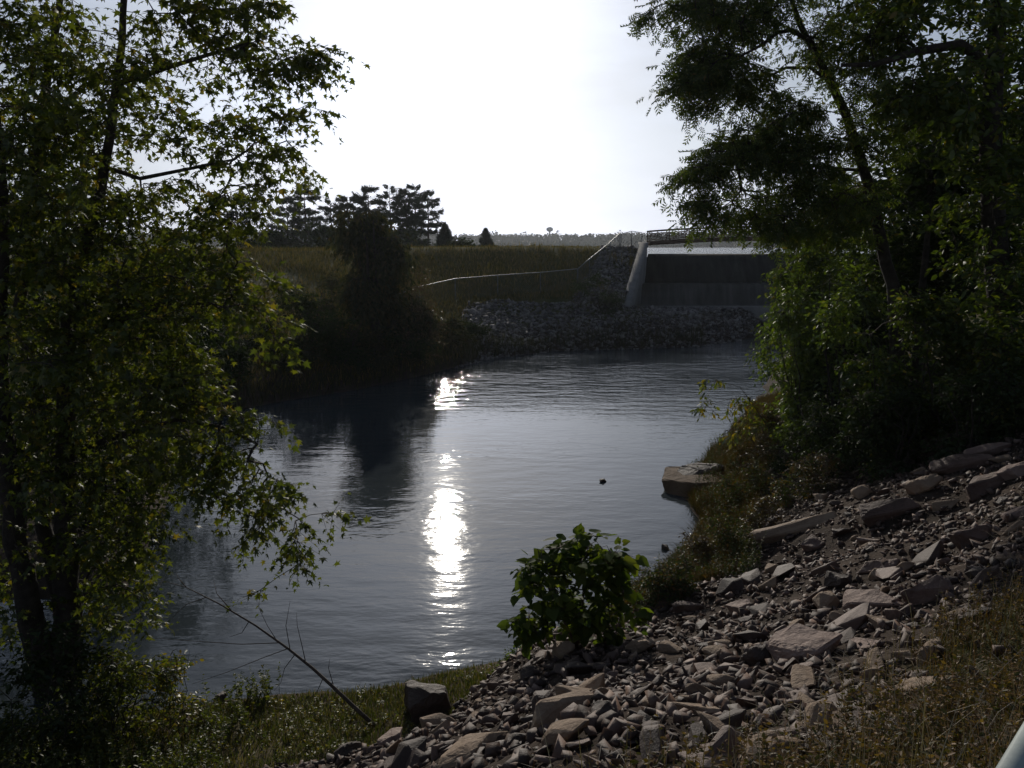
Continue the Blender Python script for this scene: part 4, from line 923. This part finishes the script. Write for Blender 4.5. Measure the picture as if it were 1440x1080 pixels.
B(1390, 640, 80, 0.4, 0.3, 22, 0, 'highest pale slab by the right edge under the shrubs', 'slab', seed=18)
B(1300, 690, 60, 0.5, 0.5, 10, 0, 'rounded brown rock between the pinkish slab and the dark shrubs', m_='tanrock', seed=19)
B(1385, 690, 70, 0.6, 0.5, 40, 0, 'steep-sided grey rock below the highest slab', seed=20)
B(1428, 668, 50, 0.7, 0.5, 0, 0, 'rounded grey rock touching the right edge', seed=21)
B(1425, 730, 50, 0.6, 0.45, 20, 0, 'low pale rock at the right edge above the weeds', seed=22)
B(1262, 664, 60, 0.5, 0.35, 15, 0, 'dark flat rock at the shaded foot of the shrubs', m_='darkrock', seed=23)
B(905, 800, 10, 0.7, 0.5, 0, 0, 'tiny stone at the waterline below the small shrub', seed=24)
B(965, 1000, 110, 0.6, 0.22, 20, 5, 'low orange-tinted slab left of the weeds', 'slab', 'tanrock', 25)
B(985, 945, 80, 0.7, 0.25, 20, 0, 'flat grey slab just uphill of the orange-tinted slab', 'slab', seed=26)
B(850, 1010, 60, 0.8, 0.7, 20, 0, 'dark triangular rock in the lower rubble', m_='darkrock', seed=27)
B(745, 955, 46, 0.8, 0.6, 0, 0, 'dark wedge-shaped rock at the foot of the broad-leaved shrub', m_='darkrock', seed=28)
B(790, 925, 50, 0.6, 0.7, 50, 0, 'upright brown rock under the broad-leaved shrub', m_='tanrock', seed=29)
B(700, 965, 60, 0.5, 0.3, 20, 0, 'flat light rock where the rubble meets the shore', seed=30)
B(490, 1062, 60, 0.7, 0.5, 0, 0, 'dark block at the bottom edge left of the tan slab', m_='darkrock', seed=31)
B(548, 1045, 66, 0.6, 0.35, 10, 0, 'low flat block in front of the squarish shore boulder', seed=32)
B(905, 915, 60, 0.5, 0.5, 40, 0, 'brown leaning rock in the middle of the lower rubble', m_='tanrock', seed=33)
B(965, 860, 70, 0.4, 0.3, 30, 0, 'pinkish slab above the broad-leaved shrub where the rubble begins', 'slab', seed=34)
B(1045, 860, 50, 0.8, 0.5, 0, 0, 'grey block between the propped slab and the largest pale boulder', seed=35)
B(1145, 770, 40, 0.8, 0.5, 0, 0, 'small grey block just below the propped slab', seed=36)
B(1010, 815, 60, 0.5, 0.4, 30, 0, 'tan rock at the lower weedy end of the rubble above the shrub', m_='tanrock', seed=37)
B(730, 1050, 50, 0.8, 0.8, 0, 0, 'upright dark rock just right of the long tan slab', m_='darkrock', seed=38)
# the tan slab over the water, resting on a dark block
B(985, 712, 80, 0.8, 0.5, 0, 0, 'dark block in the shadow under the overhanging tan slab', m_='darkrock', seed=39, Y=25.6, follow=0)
so = B(992, 704, 150, 0.8, 0.27, -18, 17, 'large tan slab overhanging the river at the foot of the right bank', 'slab', 'brownrock', 40, Y=25.2, follow=0, roll=-12)
so.location.z = 0.3
for px, py, w_, lab in [(849, 677, 13, 'lone small stone poking out in the middle of the river'), (936, 772, 17, 'dark round stone in the shallows left of its neighbour'), (966, 774, 20, 'larger dark round stone in the shallows nearer the bank'),
                        (942, 795, 13, 'small wet stone in the shallows nearest the small shrub'), (660, 958, 12, 'small stone in the ripples by the near shore')]:
    a_, b_ = ray(px, py); yy = -EYE / b_
    me = rock_mesh('stone', (w_ / F * yy * 1.1, w_ / F * yy * 0.8, w_ / F * yy * 0.55), M['darkrock'], int(px), 14, 0.06, 0.02, 1)
    o_ = link('river_stone', me, None, (a_ * yy, yy, 0.03)); tag(o_, lab, 'stone', 'stones standing in the river')

# medium stones: individuals
TM = []
for k in range(14):
    d = (1, random.uniform(0.35, 0.8), random.uniform(0.22, 0.55))
    TM.append(rock_mesh('stone', d, M['rubble'] if k % 3 else M['tanrock'], 200 + k, 13, 0.03, 0.0, 0))
r_ = np.random.default_rng(77)
cnt = 0; tries = 0
SHORT = {b[3]: (b[3][4:] if b[3].startswith('the ') else b[3]) for b in BIG}
SHORT = {k: ' '.join(v.split()[:11]) for k, v in SHORT.items()}
for k, v in SHORT.items():
    while v.split()[-1] in ('the', 'a', 'at', 'of', 'in', 'by', 'its', 'left', 'right', 'just', 'near', 'under', 'below', 'beside', 'between', 'and', 'tan', 'dark', 'grey', 'where', 'on', 'right', 'propped', 'largest', 'overhanging', 'pinkish'): v = ' '.join(v.split()[:-1])
    SHORT[k] = v
while cnt < 245 and tries < 60000:
    tries += 1
    px = r_.uniform(380, 1445); py = r_.uniform(600, 1085)
    g = G(px, py, 0, 2, 40) if cnt < 400 else None
    d_ = float(dnear(np.array([g[0]]), np.array([g[1]]))[0]); s_ = float(shelf(g[0], g[1]))
    if d_ < s_ + 0.1 or d_ > float(THR(g[0], g[1])) + 0.2 or g[1] > 24: continue
    s = r_.uniform(0.18, 0.42) if r_.random() < 0.72 else r_.uniform(0.42, 0.72)
    if any(math.hypot(g[0] - b[0], g[1] - b[1]) < b[2] * 0.75 + s * 0.45 for b in BIG): continue
    near = min((b for b in BIG[:40] if b[3].find('shadow') < 0), key=lambda b: math.hypot(g[0] - b[0], g[1] - b[1]))
    kk = int(r_.integers(len(TM))); dx_, dy_ = g[0] - near[0], g[1] - near[1]
    side_ = ('right of' if dx_ > 0 else 'left of') if abs(dx_) > abs(dy_) else ('behind' if dy_ > 0 else 'in front of')
    sz_ = 'tiny' if s < 0.25 else 'small' if s < 0.36 else 'medium' if s < 0.5 else 'large'
    col_ = 'grey' if kk % 3 else 'tan'
    o = bpy.data.objects.new('rock', TM[kk]); C.objects.link(o)
    o.location = (g[0], g[1], g[2] + s * 0.08); o.scale = (s, s * r_.uniform(0.8, 1.2), s * r_.uniform(0.8, 1.3))
    q = slope_rot(g[0], g[1]) @ Euler((r_.normal(0, 0.3), r_.normal(0, 0.25), r_.normal(1.0, 0.5) + 3.14 * (r_.random() < 0.5))).to_quaternion()
    o.rotation_mode = 'QUATERNION'; o.rotation_quaternion = q
    words = near[3].split()
    tag(o, ' '.join(f'{sz_} {col_} angular stone {side_} the {SHORT[near[3]]}'.split()[:16]), 'rock', f'{sz_} {col_} angular stones {side_} the {SHORT[near[3]]}')
    cnt += 1

dup_ = {}
for o in C.objects:
    if o.name.split('.')[0] == 'rock' and 'label' in o: dup_.setdefault(o['label'], []).append(o)
for lb_, os_ in dup_.items():
    if len(os_) < 2: continue
    os_.sort(key=lambda o: o.location.x / o.location.y)
    nm = {2: ['leftmost', 'rightmost'], 3: ['leftmost', 'middle', 'rightmost']}.get(len(os_), ['leftmost', 'second', 'third', 'fourth', 'fifth', 'sixth', 'seventh', 'eighth'])
    for k, o in enumerate(os_):
        q = nm[k] if k < len(nm) else 'rightmost'
        o['label'] = ' '.join((q + ' ' + lb_).split()[:16])
def stone_field(name, n_, region, smin, smax, m_, label, seed, flat=0.55, cat='rubble', vary=None):
    """thousands of small stones as one mass"""
    r_ = np.random.default_rng(seed)
    tm = []
    for k in range(8):
        me = rock_mesh('t', (1, random.uniform(0.4, 0.85), random.uniform(0.28, 0.6)), m_, seed * 10 + k, 11, 0.0)
        v = np.array([x.co[:] for x in me.vertices]); f = np.array([q.vertices[:] for q in me.polygons]); tm.append((v, f)); bpy.data.meshes.remove(me)
    pos = region(r_, n_)
    n_ = len(pos); parts = []
    s = smin * (smax / smin) ** (r_.uniform(0, 1, n_) ** 1.6)
    if vary is not None: s = s * vary(pos)
    pos = pos.copy(); pos[:, 2] += s * 0.12
    ang = r_.normal(1.0, 0.6, n_) + 3.1416 * r_.integers(0, 2, n_); tx_, ty_ = r_.normal(0, flat, n_), r_.normal(0, flat, n_)
    which = r_.integers(0, 8, n_)
    for k in range(8):
        i = np.where(which == k)[0]; v, f = tm[k]
        ca, sa = np.cos(ang[i])[:, None], np.sin(ang[i])[:, None]
        x = v[None, :, 0] * ca - v[None, :, 1] * sa; y = v[None, :, 0] * sa + v[None, :, 1] * ca; z = np.broadcast_to(v[None, :, 2], x.shape)
        c, s2 = np.cos(tx_[i])[:, None], np.sin(tx_[i])[:, None]; y, z = y * c - z * s2, y * s2 + z * c
        c, s2 = np.cos(ty_[i])[:, None], np.sin(ty_[i])[:, None]; x, z = x * c + z * s2, -x * s2 + z * c
        V = np.stack([x, y, z], -1) * s[i][:, None, None] + pos[i][:, None]
        parts.append((V.reshape(-1, 3), (f[None] + (np.arange(len(i)) * len(v))[:, None, None]).reshape(-1, 3)))
    o = make(name, join(parts), m_); return tag(o, label, cat, kind='stuff')
def region_near(lo, hi, xr, yr):
    def f(r_, n_):
        x = r_.uniform(*xr, n_ * 6); y = yr[0] + (yr[1] - yr[0]) * r_.uniform(0, 1, n_ * 6) ** 1.4
        d = dnear(x, y); s_ = shelf(x, y)
        ok = (d > s_ + lo) & (d < THR(x, y) + 0.4 + r_.normal(0, 0.5, len(x))) & (x > -5.5 + 0 * y)
        x, y = x[ok][:n_], y[ok][:n_]
        return np.stack([x, y, H(x, y)], 1)
    return f
stone_field('rubble', 21000, region_near(-0.15, 0, (-6, 17), (1.5, 25)), 0.045, 0.24, M['rubble'], 'broken purplish grey rubble covering the near slope', 301)
def region_far(r_, n_):
    x = r_.uniform(-9, 24, n_ * 5); y = r_.uniform(48, 81, n_ * 5)
    d = dfar(x, y); z = H(x, y)
    wallstrip = (x > WALL_X(y) - 4.2 + 0.5 * pn(x, y, 0.5, 3)) & (x < WALL_X(y) - 0.5) & (y > 66) & (y < 80.2)
    low = (d > -0.3) & (d < 7.5 + 2.0 * pn(x, y, 0.25, 2)) & (x > -3 + pn(x, y, 0.5, 1)) & (y < 67.0) 
    apron = (d > 0) & (x > WALL_X(y)) & (y < 73.2)
    ok = wallstrip | low | apron
    x, y = x[ok][:n_], y[ok][:n_]; return np.stack([x, y, np.maximum(H(x, y), -0.05)], 1)
stone_field('riprap', 13000, region_far, 0.1, 0.6, M['riprap'], 'grey riprap stones lining the far bank below the dam', 302, cat='riprap')
def region_shore(r_, n_):
    x = r_.uniform(-8, 3, n_ * 4); y = r_.uniform(9, 18, n_ * 4); d = dnear(x, y)
    ok = (d > -0.5) & (d < 1.2) & (r_.uniform(0, 1, len(x)) < np.exp(-np.abs(d) * 1.4)); x, y = x[ok][:n_], y[ok][:n_]; return np.stack([x, y, H(x, y)], 1)
stone_field('shore_pebbles', 700, region_shore, 0.02, 0.09, M['darkrock'], 'small wet pebbles along the near waterline', 303, cat='pebbles')

# ------------------------------------------------------------ grass, weeds, straw
def blades(pos, h, wd, lean, r_, curve=0.35):
    n_ = len(pos); an = r_.uniform(0, 6.283, n_); d = np.stack([np.cos(an), np.sin(an), np.zeros(n_)], 1)
    s = np.stack([-np.sin(an), np.cos(an), np.zeros(n_)], 1); h = h * r_.uniform(0.5, 1.3, n_); ln = np.abs(r_.normal(0, lean, n_)) * h
    up = np.array([0, 0, 1.0])
    m_ = pos + up * (h * 0.55)[:, None] + d * (ln * curve)[:, None]; e = pos + up * h[:, None] * 0.98 + d * ln[:, None]
    w_ = (wd * r_.uniform(0.6, 1.3, n_))[:, None] * s
    V = np.stack([pos - w_, pos + w_, m_ + w_ * 0.8, m_ - w_ * 0.8, e], 1).reshape(-1, 3)
    T = (np.array([(0, 1, 2), (0, 2, 3), (3, 2, 4)])[None] + (np.arange(n_) * 5)[:, None, None]).reshape(-1, 3)
    return V, T
def scatter(n_, xr, yr, ok, r_, patch=0.0, ps=0.8, near=1.0):
    x = r_.uniform(*xr, n_ * 6); y = yr[0] + (yr[1] - yr[0]) * r_.uniform(0, 1, n_ * 6) ** near
    d = dnear(x, y); m_ = ok(x, y, d)
    if patch: m_ &= (pn(x, y, ps, 21) + 0.5 * pn(x, y, ps * 3, 22) + r_.normal(0, 0.25, len(x))) > patch
    x, y = x[m_][:n_], y[m_][:n_]
    return np.stack([x, y, H(x, y)], 1)
r_ = np.random.default_rng(401)
g1 = scatter(34000, (-9, 3), (8, 16), lambda x, y, d: (d > 0.1) & (d < shelf(x, y) + 0.15), r_, -0.8, 1.2)
tag(make('shore_grass', blades(g1, 0.09, 0.006, 0.6, r_), M['grass']), 'short yellow-green grass on the shore below the maple', 'grass', kind='stuff')
g2 = scatter(70000, (-2, 9), (1.2, 14), lambda x, y, d: (d > THR(x, y)) & (d < 16), r_, -0.5, 0.9, 1.5)
tag(make('bank_grass', blades(g2, 0.13, 0.003, 1.1, r_), M['russet']), 'rough dry grass on the bank top in the near right corner', 'grass', kind='stuff')
g3 = scatter(60000, (2, 14), (15, 40), lambda x, y, d: (d > 0.0) & (d < shelf(x, y) + 0.7 + 0.6 * pn(x, y, 0.5, 5)), r_, 0.0, 1.6, 1.3)
tag(make('waterside_grass', blades(g3, 0.3, 0.006, 0.9, r_), M['russet']), 'tall rusty grass and weeds between the rubble and the river', 'grass', kind='stuff')
n_ = 70000
x = r_.uniform(-32, 14, n_ * 3); y = r_.uniform(40, 84, n_ * 3); d = dfar(x, y)
rr = (d > 0.3) & ((pn(x, y, 0.35, 31) + 0.6 * pn(x, y, 1.1, 32) + r_.normal(0, 0.3, len(x))) > -0.85) & ~((x > -3) & (d < 7.0 + 2.0 * pn(x, y, 0.25, 2))) & ~((x > WALL_X(y) - 4.0) & (y > 64)) & (x < WALL_X(y) - 0.6)
x, y = x[rr][:n_], y[rr][:n_]
tag(make('dam_grass', blades(np.stack([x, y, H(x, y)], 1), 0.3, 0.02, 0.7, r_), M['damgrass']), 'rough dull grass covering the dam and the hillside', 'grass', kind='stuff')
x = r_.uniform(-32, 11, 9000); y = r_.uniform(66, 83, 9000); k = (pn(x, y, 0.5, 41) + 0.7 * pn(x, y, 1.7, 42)) > 0.55; x, y = x[k], y[k]
tag(make('tall_grass', blades(np.stack([x, y, H(x, y)], 1), 0.62, 0.022, 0.5, r_), M['damgrass']), 'taller tufts of brown grass near the crest of the dam', 'grass', kind='stuff')
x = r_.uniform(-14, 14, 40000); y = r_.uniform(36, 66, 40000); d = dfar(x, y); k = (d > -0.15) & (d < 1.3 + pn(x, y, .6, 3)) & (x < 16)
x, y = x[k], y[k]
tag(make('reeds', blades(np.stack([x, y, np.maximum(H(x, y), -0.05)], 1), 0.6, 0.018, 0.6, r_), M['willow']), 'dark reeds and grass along the far waterline', 'reeds', kind='stuff')
k = (r_.uniform(0, 1, n_ * 3) < 0)
# straw lying about
def straw(pos, L_, w_, r_):
    n_ = len(pos); an = r_.uniform(0, 6.283, n_); d = np.stack([np.cos(an), np.sin(an), r_.normal(0.12, 0.25, n_)], 1); d = unit(d)
    s = unit(np.cross(d, [0, 0, 1.0])) * w_; l_ = (L_ * r_.uniform(0.4, 1.3, n_))[:, None]
    p0 = pos + [0, 0, 0.03]; m_ = p0 + d * l_ * 0.5 + [0, 0, 0.02]; e = p0 + d * l_
    V = np.stack([p0 - s, p0 + s, m_ + s, m_ - s, e], 1).reshape(-1, 3)
    return V, (np.array([(0, 1, 2), (0, 2, 3), (3, 2, 4)])[None] + (np.arange(n_) * 5)[:, None, None]).reshape(-1, 3)
g5 = scatter(3000, (-1, 8), (2.0, 11), lambda x, y, d: (d > THR(x, y) - 0.5) & (d < 14), r_, 0.05, 1.5, 1.3)
tag(make('dry_stalks', blades(g5, 0.42, 0.0022, 0.45, r_), M['straw']), 'tall dry golden stalks standing among the bank weeds', 'grass', kind='stuff')
g4 = scatter(9000, (-2, 9), (1.5, 13), lambda x, y, d: (d > THR(x, y) - 1) & (d < 13), r_, -0.2, 1.1, 1.4)
tag(make('dry_straw', straw(g4, 0.22, 0.0026, r_), M['straw']), 'dry broken stalks lying on the bank among the weeds', 'straw', kind='stuff')
# weeds: upright stalks with small leaves
def weeds(pos, h, r_, lsz=0.035, nl=22, wd=0.0035):
    n_ = len(pos); an = r_.uniform(0, 6.283, n_); hh = h * r_.uniform(0.5, 1.35, n_); lean = np.stack([np.cos(an), np.sin(an), np.zeros(n_)], 1) * (hh * r_.uniform(0, 0.45, n_))[:, None]
    tip = pos + lean; tip[:, 2] += hh
    a = np.stack([np.cos(an), np.sin(an), np.zeros(n_)], 1) * wd; b = np.stack([-np.sin(an), np.cos(an), np.zeros(n_)], 1) * wd
    V = np.stack([pos + a, pos - a * 0.5 + b, pos - a * 0.5 - b, tip], 1).reshape(-1, 3)
    T = (np.array([(0, 1, 3), (1, 2, 3), (2, 0, 3)])[None] + (np.arange(n_) * 4)[:, None, None]).reshape(-1, 3)
    t_ = r_.uniform(0.15, 1.0, n_ * nl)[:, None]; pp = np.repeat(pos, nl, 0) * (1 - t_) + np.repeat(tip, nl, 0) * t_
    az = r_.uniform(0, 6.283, n_ * nl); al = np.stack([np.cos(az), np.sin(az), r_.normal(0.35, 0.35, n_ * nl)], 1)
    sz = lsz * r_.uniform(0.5, 1.4, n_ * nl) * (1.3 - 0.7 * t_[:, 0])
    LV = cards(pp, al, r_.normal(0, 0.5, pp.shape) + [0, 0, 1], sz, *OVAL)
    return join([(V, T), LV])
w1 = scatter(3200, (-1, 8), (2.2, 11), lambda x, y, d: (d > THR(x, y) - 0.3) & (d < 14), r_, -0.15, 1.3, 1.3)
tag(make('weeds', weeds(w1, 0.34, r_, 0.032, 26), M['bankweed']), 'rough green and russet weeds on the bank top', 'weeds', kind='stuff')
w2 = scatter(2600, (2, 13), (15, 34), lambda x, y, d: (d > 0.1) & (d < shelf(x, y) + 0.9 + 0.7 * pn(x, y, 0.5, 5)), r_, -0.5, 0.9, 1.2)
tag(make('waterside_weeds', weeds(w2, 0.42, r_, 0.055, 26, 0.005), M['weed']), 'leafy russet weeds along the right bank by the water', 'weeds', kind='stuff')
w3 = scatter(750, (-9, 1), (8.5, 14), lambda x, y, d: (d > 0.3) & (d < shelf(x, y) + 0.3), r_, 0.05, 1.4)
tag(make('shore_weeds', weeds(w3, 0.14, r_, 0.04, 22, 0.003), M['yellow']), 'small yellow-green weeds on the shore left of the rubble', 'weeds', kind='stuff')
w4 = scatter(800, (-9, -3.7), (9, 13.2), lambda x, y, d: (d > -0.1) & (d < 3.4), r_, -0.3, 1.4)
tag(make('undergrowth', weeds(w4, 0.42, r_, 0.06, 26, 0.004), M['maple']), 'leafy undergrowth on the shore around the maple', 'undergrowth', kind='stuff')

# ------------------------------------------------------------ dead branch
g = G(533, 1022); yb = float(g[1])
def DP(px, py, k): return P(px, py, yb + k)
root = empty('dead_branch', g, 'long bare dead branch leaning left from the rubble over the water', 'branch')
make('main_stem', tube([g - [0, 0, 0.05], DP(500, 996, .05), DP(475, 972, .15), DP(440, 940, .3), DP(405, 912, .45), DP(360, 880, .6), DP(310, 850, .8), DP(262, 826, 1.0), DP(226, 816, 1.1)], [0.032, 0.029, 0.026, 0.022, 0.018, 0.014, 0.011, 0.007, 0.003], 8), M['twig'], g, root, True)
tw = [[(390, 902), (376, 880), (364, 855), (362, 840)], [(392, 904), (340, 906), (280, 902), (225, 898), (200, 900)], [(405, 912), (370, 925), (320, 945), (270, 962)], [(415, 920), (400, 940), (395, 960), (385, 972)],
      [(430, 932), (424, 905), (418, 880), (417, 862)], [(455, 952), (445, 975), (425, 990)], [(470, 968), (462, 940), (464, 925)], [(325, 858), (305, 835), (300, 815)], [(290, 840), (262, 850), (240, 870)], [(408, 914), (402, 880), (408, 845)],
      [(520, 1012), (490, 1018), (460, 1008), (420, 1000)], [(262, 826), (250, 812), (246, 800)], [(500, 996), (492, 1015), (470, 1040)], [(350, 874), (340, 890), (322, 896)]]
for i, q in enumerate(tw):
    k0 = 0.5 * (530 - q[0][0]) / 140 * 0.45
    ps = [DP(a, b, (533 - q[0][0]) / 310 * 1.1 + 0.06 * j * (-1) ** i) for j, (a, b) in enumerate(q)]
    make('twig', tube(ps, np.linspace(0.0075, 0.002, len(ps)), 4), M['twig'], g, root, True)

# ------------------------------------------------------------ pale rail at the lower right corner
A_ = P(1414, 1092, 1.7); B_ = P(1462, 1004, 2.35); d = B_ - A_
O = A_ - d * 1.2; O2 = B_ + d * 2.5
root = empty('guard_rail', (O[0], O[1], hz(O[0], O[1])), 'pale painted metal rail cutting across the lower right corner', 'railing')
ro = (O[0], O[1], hz(O[0], O[1]))
sd_ = unit(np.cross(d, [0, 0, 1.0])) ; u_ = unit(np.cross(sd_, d))
V = []
for c in (O, O2):
    for a, b in ((-0.019, -0.05), (0.019, -0.05), (0.024, -0.04), (0.024, 0.0), (0.012, 0.012), (-0.012, 0.012), (-0.024, 0.0), (-0.024, -0.04)):
        V.append(c + sd_ * a + u_ * b)
T = []
for i in range(8):
    j = (i + 1) % 8; T += [(i, j, 8 + j), (i, 8 + j, 8 + i)]
for i in range(1, 7): T += [(0, i + 1, i), (8, 8 + i, 9 + i)]
make('rail', (np.array(V), np.array(T)), M['paint'], ro, root)
for k in (-1.1, 2.6):
    c = A_ + d * k; make('post', tube([(c[0], c[1], hz(c[0], c[1]) - 0.2), (c[0], c[1], c[2] - 0.052)], 0.025, 10), M['paint'], ro, root, True)

# ------------------------------------------------------------ air
m, t, n, l, o = mat('haze_air')
pv = n.new('ShaderNodeVolumePrincipled'); pv.inputs['Color'].default_value = (0.86, 0.92, 1.0, 1)
pv.inputs['Density'].default_value = 0.0001; pv.inputs['Anisotropy'].default_value = 0.55
l.new(pv.outputs[0], o.inputs['Volume'])
hb = make('haze', boxvf((-1700, -450, -2.2), (1700, 4300, 60)), m); tag(hb, kind='stuff')
